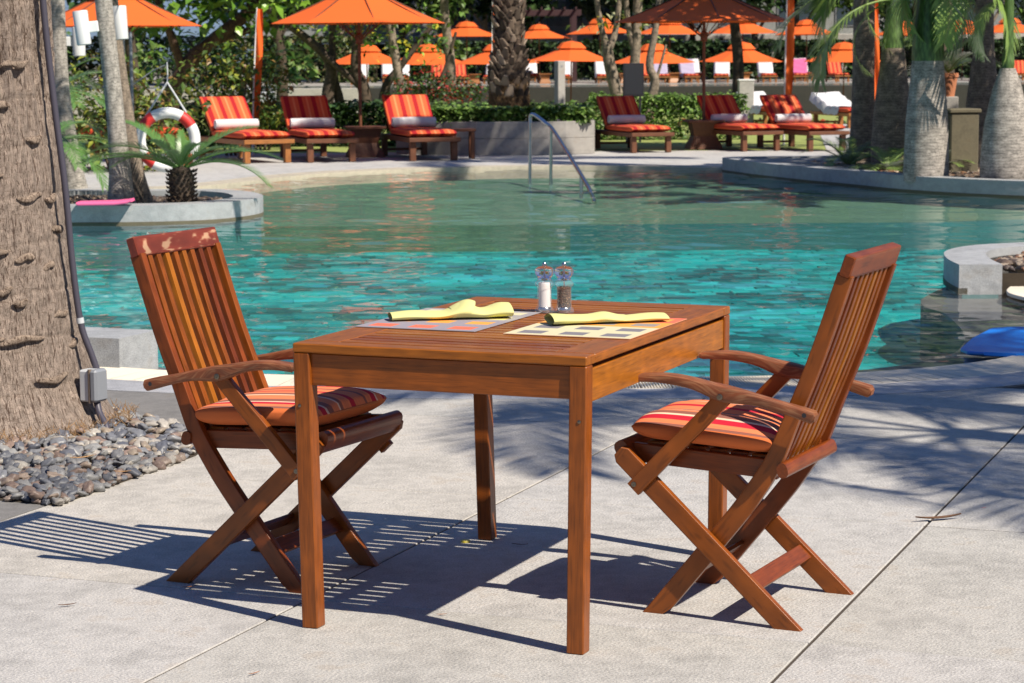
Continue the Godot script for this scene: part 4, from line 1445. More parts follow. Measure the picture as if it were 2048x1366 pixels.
func make_island_right() -> void:
	rng.seed = 800
	var line := curve([Vector2(4.6, -29.6), Vector2(2.83, -29.4), Vector2(2.81, -28.5), Vector2(3.3, -26.95), Vector2(3.8, -25.78), Vector2(4.19, -24.78), Vector2(4.7, -24.02), Vector2(5.3, -23.45), Vector2(6.2, -22.8), Vector2(9, -21.5)], 6)
	var inner := shifted(line, -0.22)
	var soil := PackedVector2Array(inner)
	soil.append(Vector2(10, -29.0))
	var isl := kerb("kerbed_island", "long low kerbed island under the thick palms at the right of the pool", line, -0.22, soil)
	var br := [Color(0.12, 0.085, 0.06), Color(0.20, 0.15, 0.11), Color(0.07, 0.05, 0.04), Color(0.34, 0.27, 0.20), Color(0.25, 0.13, 0.07)]
	mulch("mulch", PackedVector2Array([Vector2(3.6, -28.6), Vector2(4.0, -26.0), Vector2(4.5, -25.0), Vector2(5.5, -24.0), Vector2(6.4, -23.6), Vector2(6.4, -28.6)]), 0.10, 2600, 0.042, br, isl)
	var pave := MB.new()
	pave.slab(PackedVector2Array([Vector2(3.05, -29.2), Vector2(3.12, -28.4), Vector2(3.55, -27.0), Vector2(3.95, -26.2), Vector2(4.3, -29.2)]), 0.05, 0.125)
	obj("paving", pave, M.planter_wall, isl)
	var fa := frond_mesh(2.2, 40, 0.62, 1.25, 0.060, 0.35, 0.10, 0.18)
	var fb := frond_mesh(2.0, 38, 0.58, 1.7, 0.055, 0.25, 0.16, 0.18)
	var fc := frond_mesh(1.7, 44, 0.50, 2.1, 0.045, 0.1, 0.2, 0.18)
	var fl := frond_mesh(1.75, 34, 0.60, 1.45, 0.062, 0.10, 0.16, 0.22)
	var deg := func(n: int, s: int) -> Array:
		var c := []
		for i in n: c.append([360.0 * i / n + s, rng.randf_range(20, 75), 0.0, [fa, fb, fc][i % 3], M.frond, rng.randf_range(0.85, 1.1)])
		return c
	var fan := func(yaws: Array) -> Array:
		var c := []
		for i in yaws.size(): c.append([yaws[i], rng.randf_range(25, 75), 0.0, [fa, fb, fc][i % 3], M.frond, rng.randf_range(0.85, 1.1)])
		return c
	# dark straight trunk in the shade; the sunlit frond at the left belongs to it
	var crown: Array = deg.call(7, 30)
	for k in 6: crown.append([60 * k + 10, 5 + 10 * (k % 2), 0, fa, M.frond, 1.25])
	bottle_palm("dark straight palm trunk at the left end of the right island", Vector3(4.30, 0.08, -28.2), [Vector2(0.235, 0.0), Vector2(0.19, 0.12), Vector2(0.155, 0.4), Vector2(0.138, 0.9), Vector2(0.132, 1.5), Vector2(0.12, 3.5), Vector2(0.11, 6.6)], [Vector2(0.11, 6.6), Vector2(0.10, 6.9), Vector2(0.07, 7.2)], M.ringed_brown, crown)
	crown = fan.call([60, 100, 150, 200, 240])
	crown.append([196, -4, 14, fl, M.frond, 0.82]); crown.append([168, -38, 0, fc, M.frond, 0.75]); crown.append([212, 4, -8, fl, M.frond, 0.75]); crown.append([20, -30, 0, fc, M.frond, 0.7])
	var second := bottle_palm("shaded bottle palm with a sunlit frond drooping left, second on the right island", Vector3(4.46, 0.08, -27.0), [Vector2(0.225, 0.0), Vector2(0.24, 0.15), Vector2(0.235, 0.4), Vector2(0.205, 0.8), Vector2(0.16, 1.15), Vector2(0.13, 1.42)], [Vector2(0.13, 1.42), Vector2(0.122, 1.55), Vector2(0.095, 1.75), Vector2(0.07, 2.1), Vector2(0.05, 2.5)], M.ringed_brown, crown)
	add_frond(fl, M.frond, second, Vector3(-0.06, 2.02, 0.06), deg_to_rad(189), deg_to_rad(14), deg_to_rad(24), 0.98)
	add_frond(fl, M.frond, second, Vector3(-0.06, 1.98, 0.08), deg_to_rad(202), deg_to_rad(-6), deg_to_rad(10), 0.85)
	add_frond(fc, M.frond, second, Vector3(-0.06, 1.95, 0.0), deg_to_rad(172), deg_to_rad(-20), 0.0, 0.6)
	crown = fan.call([172, 215, 250, 40])
	crown.append([-30, -12, 0, fl, M.frond, 0.85]); crown.append([15, -28, 0, fc, M.frond, 0.8]); crown.append([200, -35, 0, fc, M.frond, 0.7]); crown.append([-75, -25, 0, fb, M.frond, 0.6])
	bottle_palm("broad grey bottle palm with a long green crown shaft, middle of the right island", Vector3(4.46, 0.08, -24.75), [Vector2(0.245, 0.0), Vector2(0.240, 0.2), Vector2(0.232, 0.45), Vector2(0.220, 0.7), Vector2(0.190, 1.0), Vector2(0.168, 1.28)], [Vector2(0.170, 1.28), Vector2(0.172, 1.34), Vector2(0.160, 1.6), Vector2(0.120, 1.95), Vector2(0.09, 2.5)], M.ringed, crown)
	crown = deg.call(7, 50)
	bottle_palm("brownish palm trunk half hidden behind the sunlit bottle palm", Vector3(5.72, 0.08, -28.0), [Vector2(0.22, 0.0), Vector2(0.22, 0.3), Vector2(0.205, 0.7), Vector2(0.16, 1.1), Vector2(0.12, 1.5), Vector2(0.11, 2.1)], [Vector2(0.11, 2.1), Vector2(0.09, 2.4), Vector2(0.06, 2.7)], M.ringed_brown, crown)
	crown = fan.call([70, 120, 170, 220, 260])
	crown.append([176, 38, 0, fc, M.frond, 0.55]); crown.append([160, 20, 0, fc, M.frond, 0.6]); crown.append([10, 30, 0, fc, M.frond, 0.7]); crown.append([205, -10, 0, fc, M.frond, 0.5])
	bottle_palm("sunlit pale bottle palm with a narrow neck at the right edge", Vector3(5.22, 0.08, -24.3), [Vector2(0.258, 0.0), Vector2(0.272, 0.12), Vector2(0.262, 0.35), Vector2(0.235, 0.60), Vector2(0.200, 0.78), Vector2(0.155, 0.98), Vector2(0.108, 1.12), Vector2(0.080, 1.20)], [Vector2(0.064, 1.20), Vector2(0.068, 1.26), Vector2(0.052, 1.36), Vector2(0.055, 1.5), Vector2(0.052, 1.75), Vector2(0.045, 2.0)], M.ringed, crown)
	# small ferns at the feet of the palms
	var fern := frond_mesh(0.6, 24, 0.16, 1.2, 0.02, 0.2, 0.06, 0.1)
	var fp := [Vector3(4.32, 0.1, -26.4), Vector3(4.78, 0.1, -26.0), Vector3(4.05, 0.1, -27.6)]
	for i in 3:
		var f := thing("fern", ["small fern between the second and the middle palm on the right island", "small fern behind the broad middle palm on the right island", "low fern at the foot of the dark straight palm"][i], "fern", fp[i], 0.0, "ferns on the right island")
		for k in 12: add_frond(fern, M.frond, f, Vector3.ZERO, TAU * k / 12.0, rng.randf_range(0.3, 1.2), 0.0, rng.randf_range(0.7, 1.15))
	# stone bollard and potted plant between the palms
	var s := thing("stone_pillar", "short square mossy stone pillar, coloured darker for shade, behind the two right palms", "pillar", Vector3(5.05, 0.05, -26.0), 0.2)
	var mb := MB.new()
	mb.cbox(Transform3D(Basis(), Vector3(0, 0.36, 0)), Vector3(0.34, 0.72, 0.34), 0.015)
	obj("shaft", mb, M.mossy, s)  # moss tint taken darker to carry the shade it stands in
	mb = MB.new()
	mb.cbox(Transform3D(Basis(), Vector3(0, 0.745, 0)), Vector3(0.38, 0.05, 0.38), 0.012)
	obj("capstone", mb, M.mossy, s)
	var pot := thing("potted_palm", "young palm in a terracotta pot behind the right palms", "potted plant", Vector3(5.45, 0.0, -28.8))
	mb = MB.new()
	mb.cbox(Transform3D(Basis(), Vector3(0, 0.45, 0)), Vector3(0.22, 0.9, 0.22), 0.01)
	obj("plinth", mb, M.planter_wall, pot)
	mb = MB.new()
	mb.lathe([Vector2(0, 0.90), Vector2(0.075, 0.90), Vector2(0.115, 1.14), Vector2(0.125, 1.14), Vector2(0.125, 1.19), Vector2(0.105, 1.19), Vector2(0.10, 1.15), Vector2(0, 1.15)], 24)
	obj("pot", mb, M.terracotta, pot)
	for k in 12: add_frond(fern, M.frond, pot, Vector3(0, 1.2, 0), TAU * k / 12.0, rng.randf_range(0.5, 1.4), 0.0, rng.randf_range(0.9, 1.3))
	# kerbed beds nearer the camera
	line = curve([Vector2(2.80, -14.33), Vector2(2.81, -14.8), Vector2(2.90, -15.32), Vector2(3.12, -15.72), Vector2(3.42, -15.92), Vector2(3.9, -16.0), Vector2(6.5, -16.1)], 6)
	inner = shifted(line, 0.27)
	soil = PackedVector2Array(inner)
	soil.append(Vector2(6.5, -14.5))
	isl = kerb("curved_kerb", "curved grey concrete kerb round a small bed at the right pool edge", line, 0.27, soil)
	mulch("mulch", PackedVector2Array([Vector2(3.10, -14.4), Vector2(3.16, -15.0), Vector2(3.5, -15.6), Vector2(4.6, -15.7), Vector2(4.6, -14.4)]), 0.095, 420, 0.036, br, isl)
	line = curve([Vector2(-1.86, -10.80), Vector2(-2.3, -10.98), Vector2(-2.9, -11.3), Vector2(-4, -12.3), Vector2(-5.4, -14.5)], 6)
	inner = shifted(line, 0.36)
	soil = PackedVector2Array([Vector2(-6, -14.0), Vector2(-6.2, -14.3), Vector2(-6.2, -14.0)])
	kerb("kerb_block", "grey concrete kerb end at the left pool edge beside the folding armchair", line, 0.36, soil)

func make_pool_things() -> void:
	rng.seed = 900
	var kb := thing("kickboard", "bright blue foam kickboard floating at the right pool edge", "kickboard", Vector3(2.56, -0.008, -11.52), 1.17, "foam kickboards")
	var mb := MB.new()
	mb.bar([Vector3(-0.49, 0.012, 0), Vector3(-0.45, 0.006, 0), Vector3(-0.30, 0, 0), Vector3(0.1, 0.004, 0), Vector3(0.42, 0.020, 0), Vector3(0.48, 0.026, 0)], [Vector3(0, 0, 1)], [0.16, 0.34, 0.47, 0.52, 0.46, 0.30], [0.018, 0.026, 0.030, 0.030, 0.028, 0.020], 0.4)
	obj("board", mb, M.blue_foam, kb)
	for k in 2:
		mb = MB.new()
		mb.lathe([Vector2(0, 0.0165), Vector2(0.026, 0.0170), Vector2(0.032, 0.0166)], 16, Transform3D(Basis(), Vector3(-0.03 + k * 0.16, 0.0, -0.02 + k * 0.05)))
		obj("recess", mb, M.conduit, kb)
	var r := thing("handrail", "stainless steel handrail stepping down into the far end of the pool", "handrail")
	mb = MB.new()
	mb.tube(curve([Vector3(0.245, 0.60, -28.9), Vector3(0.25, 0.69, -28.9), Vector3(0.30, 0.70, -28.84), Vector3(0.44, 0.60, -28.65), Vector3(0.52, 0.53, -28.4), Vector3(0.70, 0.25, -26.8), Vector3(0.86, -0.02, -25.3), Vector3(0.90, -0.14, -24.8)], 6), [0.023], 12)
	obj("rail", mb, M.steel, r)
	for e in [[Vector3(0.245, 0.62, -28.9), Vector3(0.235, -0.16, -28.9)], [Vector3(0.50, 0.54, -28.45), Vector3(0.49, -0.16, -28.5)], [Vector3(0.79, 0.10, -25.95), Vector3(0.79, -0.16, -25.95)]]:
		mb = MB.new()
		mb.tube(e, [0.021], 12)
		obj("post", mb, M.steel, r)

# ------------------------------------------------------------------ far side of the pool
func pad(at: Transform3D, size: Vector3) -> MB:   # a stuffed pad; stripes run along its x
	var mb := MB.new()
	mb.grid(36, 14, func(u: float, w: float) -> Array:
		var a := u * TAU
		var sx := lerpf(-1.0, 1.0, w)
		var e := pow(maxf(0.0, 1.0 - pow(absf(sx), 8.0)), 0.45)
		var z := signf(cos(a)) * pow(absf(cos(a)), 0.30) * size.z * 0.5 * (0.96 + 0.04 * e)
		var y := signf(sin(a)) * pow(absf(sin(a)), 0.45) * size.y * 0.5 * e
		return [at * Vector3(sx * size.x * 0.5, y, z), Vector2(z / size.z + 0.5, w)], true)
	return mb

func make_lounger(label: String, at: Vector3, turn: float, group: String, wood_mat: Material, recline := 0.75) -> Node3D:
	var t := thing("sun_lounger", label, "sun lounger", at, turn, group)
	var mb := MB.new()
	for s in [-1, 1]: mb.board(Vector3(-0.62, 0.262, s * 0.305), Vector3(1.27, 0.262, s * 0.305), Vector3.UP, 0.062, 0.030, 0.004)
	for i in 12: mb.board(Vector3(-0.56 + i * 0.16, 0.282, -0.29), Vector3(-0.56 + i * 0.16, 0.282, 0.29), Vector3(1, 0, 0), 0.10, 0.018, 0.002)
	obj("frame", mb, wood_mat, t)
	plank("end_board", Vector3(1.29, 0.268, -0.335), Vector3(1.29, 0.268, 0.335), Vector3.UP, 0.055, 0.035, wood_mat, t, 0.006)
	for x in [-0.45, 1.20]:
		for s in [-1, 1]: plank("leg", Vector3(x, 0, s * 0.270), Vector3(x, 0.232, s * 0.270), Vector3(1, 0, 0), 0.085, 0.075, wood_mat, t, 0.004)
	plank("stretcher", Vector3(-0.45, 0.085, -0.24), Vector3(-0.45, 0.085, 0.24), Vector3.UP, 0.035, 0.025, wood_mat, t)
	obj("seat_pad", pad(Transform3D(Basis(), Vector3(0.62, 0.345, 0)), Vector3(1.28, 0.095, 0.62)), M.lounge, t)
	var b := Transform3D(Basis(Vector3(0, 0, 1), PI - recline), Vector3(0.0, 0.34, 0))
	obj("back_pad", pad(b * Transform3D(Basis(), Vector3(0.30, -0.05, 0)), Vector3(0.66, 0.085, 0.62)), M.lounge, t)
	mb = MB.new()
	mb.cbox(b * Transform3D(Basis(), Vector3(0.29, 0.005, 0)), Vector3(0.66, 0.022, 0.56), 0.004)
	obj("back_frame", mb, wood_mat, t)
	mb = MB.new()
	mb.board(b * Vector3(0.40, 0.02, 0), Vector3(-0.52, 0.27, 0), Vector3(0, 0, 1), 0.30, 0.02, 0.003)
	obj("back_prop", mb, wood_mat, t)
	return t

func towel_roll(label: String, lounger: Node3D) -> void:
	var o := thing("rolled_towel", label, "towel", lounger.position, lounger.rotation.y, "white rolled towels on the loungers")
	o.scale = lounger.scale
	var mb := MB.new()
	mb.bar([Vector3(0.13, 0.462, -0.29), Vector3(0.13, 0.462, -0.28), Vector3(0.13, 0.462, 0.0), Vector3(0.13, 0.462, 0.28), Vector3(0.13, 0.462, 0.29)], [Vector3(1, 0, 0)], [0.11, 0.135, 0.140, 0.135, 0.11], [0.10, 0.125, 0.130, 0.125, 0.10], 0.85)
	obj("roll", mb, M.towel, o)
	mb = MB.new()
	mb.grid(8, 6, func(u: float, v: float) -> Array:
		var a := lerpf(0.4, -1.9, v)
		return [Vector3(0.13 + cos(a) * 0.073 + (0.02 if v > 0.9 else 0.0), 0.462 + sin(a) * 0.068, lerpf(-0.275, 0.275, u)), Vector2(u, v)])
	obj("loose_end", mb, M.towel, o)

func make_umbrella(label: String, at: Vector3, R: float, edge: float, apex: float, turn: float, detail: bool, group: String) -> Node3D:
	var t := thing("parasol", label, "parasol", at, turn, group)
	var mb := MB.new()
	var seg := 8
	var rings := 6
	var height := func(s: float) -> float: return lerpf(apex, edge, pow(s, 0.93)) - 0.02 * sin(PI * s) * R
	for k in seg:
		var a0 := TAU * k / seg
		var a1 := TAU * (k + 1) / seg
		for i in rings:
			var s0 := lerpf(0.05, 1.0, i / float(rings))
			var s1 := lerpf(0.05, 1.0, (i + 1) / float(rings))
			var q := []
			for e in [[a0, s0], [a1, s0], [a1, s1], [a0, s1]]: q.append(Vector3(cos(e[0]) * R * e[1], height.call(e[1]), sin(e[0]) * R * e[1]))
			mb.face(q, Vector3.UP, [Vector2(0, s0), Vector2(1, s0), Vector2(1, s1), Vector2(0, s1)])
	var canopy := obj("canopy", mb, M.canvas, t)
	mb = MB.new()
	for k in seg:
		var a0 := TAU * k / seg
		var a1 := TAU * (k + 1) / seg
		for i in 2:
			var q := []
			for e in [[a0, i], [a1, i], [a1, i + 1], [a0, i + 1]]:
				var r: float = [0.03, 0.22, 0.34][e[1]] * R
				q.append(Vector3(cos(e[0]) * r, apex + [0.055, 0.0, -0.165][e[1]] * (apex - edge) / 0.55, sin(e[0]) * r))
			mb.face(q, Vector3.UP)
	obj("vent_cap", mb, M.canvas, canopy)
	mb = MB.new()
	mb.tube([Vector3(0, 0, 0), Vector3(0, apex + 0.05, 0)], [0.024], 10)
	obj("pole", mb, M.dark_wood, t)
	mb = MB.new()
	mb.lathe([Vector2(0, apex + 0.05), Vector2(0.03, apex + 0.08), Vector2(0.02, apex + 0.14), Vector2(0, apex + 0.17)], 10)
	obj("finial", mb, M.dark_wood, t)
	if detail:
		for k in seg:
			var a := TAU * k / seg
			mb = MB.new()
			mb.tube([Vector3(cos(a) * 0.05, apex - 0.06, sin(a) * 0.05), Vector3(cos(a) * R * 0.98, edge - 0.012, sin(a) * R * 0.98)], [0.010], 6)
			obj("rib", mb, M.dark_wood, t)
			mb = MB.new()
			mb.tube([Vector3(cos(a) * 0.05, edge - 0.22, sin(a) * 0.05), Vector3(cos(a) * R * 0.5, lerpf(apex, edge, 0.5) - 0.03, sin(a) * R * 0.5)], [0.008], 6)
			obj("strut", mb, M.dark_wood, t)
		mb = MB.new()
		mb.lathe([Vector2(0.026, edge - 0.30), Vector2(0.055, edge - 0.28), Vector2(0.055, edge - 0.16), Vector2(0.026, edge - 0.14)], 14)
		obj("hub", mb, M.dark_wood, t)
	return t

func frustum(mb: MB, w0: float, y0: float, w1: float, y1: float) -> void:
	for k in 4:
		var a := PI / 4 + k * PI / 2
		var b := a + PI / 2
		mb.face([Vector3(cos(a) * w0, y0, sin(a) * w0), Vector3(cos(b) * w0, y0, sin(b) * w0), Vector3(cos(b) * w1, y1, sin(b) * w1), Vector3(cos(a) * w1, y1, sin(a) * w1)], Vector3(cos(a + PI / 4), 0, sin(a + PI / 4)), [Vector2(0, y0), Vector2(1, y0), Vector2(1, y1), Vector2(0, y1)])

func pedestal(label: String, at: Vector3, turn: float, m: Material) -> void:
	var t := thing("pedestal_table", label, "side table", at, turn, "wooden pedestal tables")
	var mb := MB.new()
	frustum(mb, 0.36, 0.0, 0.34, 0.05); frustum(mb, 0.34, 0.05, 0.24, 0.20); frustum(mb, 0.24, 0.20, 0.31, 0.40)
	obj("base", mb, m, t)
	mb = MB.new()
	mb.cbox(Transform3D(Basis(), Vector3(0, 0.42, 0)), Vector3(0.56, 0.036, 0.56), 0.005)
	obj("table_top", mb, m, t)

func make_terrain() -> void:
	var mb := MB.new()
	mb.face([Vector3(-600, -2.2, 300), Vector3(600, -2.2, 300), Vector3(600, -2.2, -900), Vector3(-600, -2.2, -900)], Vector3.UP)
	struct("ground", mb, M.earth)
	# paved deck round the far end of the pool, with its cream coping
	var far := curve([Vector2(-11, -24.0), Vector2(-6, -24.6), Vector2(-3.85, -25.6), Vector2(-3.15, -26.75), Vector2(-2.79, -27.75), Vector2(-2.37, -28.55), Vector2(-1.91, -29.1), Vector2(-1.11, -29.72), Vector2(-0.14, -30.05), Vector2(1.03, -30.08), Vector2(2.0, -29.8), Vector2(2.84, -29.35), Vector2(4.6, -29.5), Vector2(12, -29.8)], 6)
	var back := shifted(far, -0.38)
	var deck := PackedVector2Array(back)
	deck.append(Vector2(14, -34.75)); deck.append(Vector2(-14, -34.6))
	mb = MB.new()
	mb.slab(deck, -1.1, -0.004)
	struct("pool_deck", mb, M.pale_deck)
	struct("pool_coping", ribbon(far, back, -1.1, 0.002), M.coping)
	mb = MB.new()
	mb.slab(PackedVector2Array([Vector2(-14, -34.61), Vector2(14, -34.76), Vector2(14, -47), Vector2(-14, -47)]), -1.1, -0.012)
	struct("lawn", mb, M.lawn)
	mb = MB.new()
	mb.slab(PackedVector2Array([Vector2(4.75, -34.7), Vector2(6.1, -34.7), Vector2(7.6, -46.9), Vector2(6.2, -46.9)]), -0.5, -0.005)
	struct("garden_path", mb, M.pale_deck)
	mb = MB.new()
	mb.slab(PackedVector2Array([Vector2(-70, -47.01), Vector2(70, -47.01), Vector2(70, -91.9), Vector2(-70, -91.9)]), -1.6, -1.0)
	struct("lower_lawn", mb, M.lawn)
	mb = MB.new()
	mb.slab(PackedVector2Array([Vector2(-80, -98.6), Vector2(80, -98.6), Vector2(80, -150), Vector2(-80, -150)]), -1.6, 0.13)
	struct("far_deck", mb, M.planter_wall)
	var w := thing("pool_wall", "dark stone overflow wall of the raised far pool", "wall")
	mb = MB.new()
	mb.cbox(Transform3D(Basis(), Vector3(32.5, -0.50, -92.2)), Vector3(77.0, 1.24, 0.4), 0.02)
	obj("wall", mb, M.stone_dark, w)
	w = thing("pool_wall", "left part of the raised far pool wall, coloured paler as lit", "wall")
	mb = MB.new()
	mb.cbox(Transform3D(Basis(), Vector3(-38.05, -0.50, -92.2)), Vector3(64.0, 1.24, 0.4), 0.02)
	obj("wall", mb, M.stone_pale, w)  # paler copy of the same wall; the light on it is painted
	mb = MB.new()
	mb.slab(PackedVector2Array([Vector2(-70, -92.4), Vector2(70, -92.4), Vector2(70, -98.6), Vector2(-70, -98.6)]), -1.4, -0.6)
	struct("far_pool_floor", mb, M.grout)
	mb = MB.new()
	mb.face([Vector3(-70, 0.118, -92.4), Vector3(70, 0.118, -92.4), Vector3(70, 0.118, -98.6), Vector3(-70, 0.118, -98.6)], Vector3.UP)
	struct("far_pool_water", mb, M.water)

func hedge(label: String, lo: Vector3, hi: Vector3, n: int, size: float, cols: Array) -> void:
	var t := thing("hedge", label, "hedge")
	var mb := MB.new()
	for i in int(maxf(2.0, (hi.x - lo.x) / 0.4)):
		var x := lerpf(lo.x + 0.1, hi.x - 0.1, i / maxf(1.0, int((hi.x - lo.x) / 0.4) - 1.0))
		mb.tube([Vector3(x, lo.y - 0.02, (lo.z + hi.z) * 0.5), Vector3(x + 0.05, lerpf(lo.y, hi.y, 0.7), (lo.z + hi.z) * 0.5 + 0.03)], [0.02, 0.008], 6)
	obj("stems", mb, M.trunk_dark, t)
	var xf := []
	var cs := []
	var lump := noise(FastNoiseLite.TYPE_SIMPLEX_SMOOTH, 0.9, 2, 77)
	for i in n:
		var p := Vector3(rng.randf_range(lo.x, hi.x), 0, rng.randf_range(lo.z, hi.z))
		var top: float = hi.y + 0.10 * lump.get_noise_2d(p.x * 1.6, p.z * 1.6) * minf(1.0, (hi.y - lo.y) * 2.0)
		p.y = lerpf(lo.y, top, 1.0 - pow(rng.randf(), 1.6))
		if rng.randf() < 0.5: p.z = hi.z - rng.randf() * 0.12 + 0.05 * lump.get_noise_2d(p.x * 3.0, p.y * 3.0)
		var s := size * rng.randf_range(0.6, 1.3)
		xf.append(Transform3D(Basis.from_euler(Vector3(rng.randf_range(-0.8, 0.8), rng.randf() * TAU, rng.randf_range(-0.9, 0.5))).scaled(Vector3(s, s, s)), p))
		cs.append(cols[rng.randi() % cols.size()] * rng.randf_range(0.6, 1.3))
	many("leaves", leaf_mesh(0.55, 0.15), M.leaf, xf, cs, t)

func make_loungers() -> void:
	rng.seed = 1000
	var spots := [
		[Vector3(-3.92, 0, -32.6), -1.10, "sunlit striped lounger at the far left beyond the life ring", "white towel rolled on the sunlit lounger beyond the life ring"],
		[Vector3(-2.85, 0, -32.85), -1.27, "striped lounger left of the pedestal table under the middle left parasol", "lilac-white towel rolled on the lounger left of the left pedestal table"],
		[Vector3(-1.42, 0, -33.10), -1.30, "striped lounger between the left pedestal table and the concrete planter", "white towel rolled on the lounger beside the concrete planter"],
		[Vector3(1.72, 0, -35.15), -1.28, "dark shaded striped lounger right of the concrete planter", "towel rolled on the shaded lounger right of the concrete planter"],
		[Vector3(3.30, 0, -35.45), -1.22, "striped lounger with a patch of sun on its back, right of the right pedestal table", "towel rolled on the lounger next to the right pedestal table"],
		[Vector3(4.26, 0, -35.30), -1.22, "striped lounger beside the dark palm trunk on the right", "white towel rolled on the lounger beside the dark palm trunk"]]
	for i in spots.size():
		var o := make_lounger(spots[i][2], spots[i][0], spots[i][1], "striped sun loungers beyond the pool", M.warm_wood if i == 0 else M.dark_wood)  # sunlit lounger gets a lighter wood copy, its light put into the colour
		if i < 3: o.scale = Vector3.ONE * 1.09
		towel_roll(spots[i][3], o)
	pedestal("dark flared pedestal table round the left parasol pole", Vector3(-2.10, 0, -33.2), 0.2, M.dark_wood)
	pedestal("dark flared pedestal table round the right parasol pole", Vector3(2.95, 0, -35.3), 0.1, M.dark_wood)
	var st := thing("side_table", "small wooden side table right of the lounger by the concrete planter", "side table", Vector3(-0.68, 0, -32.45), 0.15)
	plank("table_top", Vector3(-0.17, 0.40, 0), Vector3(0.17, 0.40, 0), Vector3(0, 0, 1), 0.34, 0.035, M.dark_wood, st, 0.004)
	for x in [-0.13, 0.13]:
		for z in [-0.13, 0.13]: plank("leg", Vector3(x, 0, z), Vector3(x, 0.382, z), Vector3(1, 0, 0), 0.05, 0.05, M.dark_wood, st, 0.003)
	make_umbrella("orange parasol behind the slender palm with loudspeakers", Vector3(-5.35, 0, -31.6), 1.15, 1.86, 2.42, 0.2, true, "orange parasols beside the pool")
	make_umbrella("large orange parasol over the left pedestal table", Vector3(-2.16, 0, -33.2), 1.27, 1.90, 2.50, 0.25, true, "orange parasols beside the pool")
	make_umbrella("large orange parasol in shade over the right pedestal table", Vector3(2.95, 0, -35.3), 1.38, 1.92, 2.50, 0.1, true, "orange parasols beside the pool")
	# white loungers further back on the lawn
	var lawn := [[Vector3(5.05, 0, -46.6), "white towelled lounger on the lawn behind the striped right loungers"], [Vector3(6.45, 0, -45.6), "lilac towelled lounger on the lawn between the striped loungers and the dark palm"]]
	for e in lawn:
		var o := make_lounger(e[1], e[0] + Vector3(0, -0.01, 0), -1.3, "towelled loungers on the lawn", M.warm_wood, 0.30)
		drape("white bath towel spread over the lounger on the lawn " + ("behind the striped loungers" if e[0].x < 5.5 else "beside the dark palm"), o, "white towels on the lawn loungers", 0.30)

func drape(label: String, lounger: Node3D, group: String, recline: float) -> Node3D:
	var o := thing("towel", label, "towel", lounger.position, lounger.rotation.y, group)
	var mb := MB.new()
	var b := Basis(Vector3(0, 0, 1), PI - recline)
	mb.grid(14, 24, func(u: float, v: float) -> Array:
		var s := lerpf(-0.66, 0.78, v)
		var z := lerpf(-0.345, 0.345, u)
		var p := Vector3(s, 0.412, z) if s > 0.06 else Vector3(0.06, 0.41, z) + b * Vector3(0.06 - s, -0.045, 0) + Vector3(0, 0.0, 0)
		var side := maxf(0.0, absf(u - 0.5) * 2.0 - 0.90) / 0.10
		p.y -= side * 0.16
		p.y += 0.010 * sin(s * 23.0 + z * 9.0)
		return [p, Vector2(u, v)])
	obj("cloth", mb, M.towel, o)
	return o

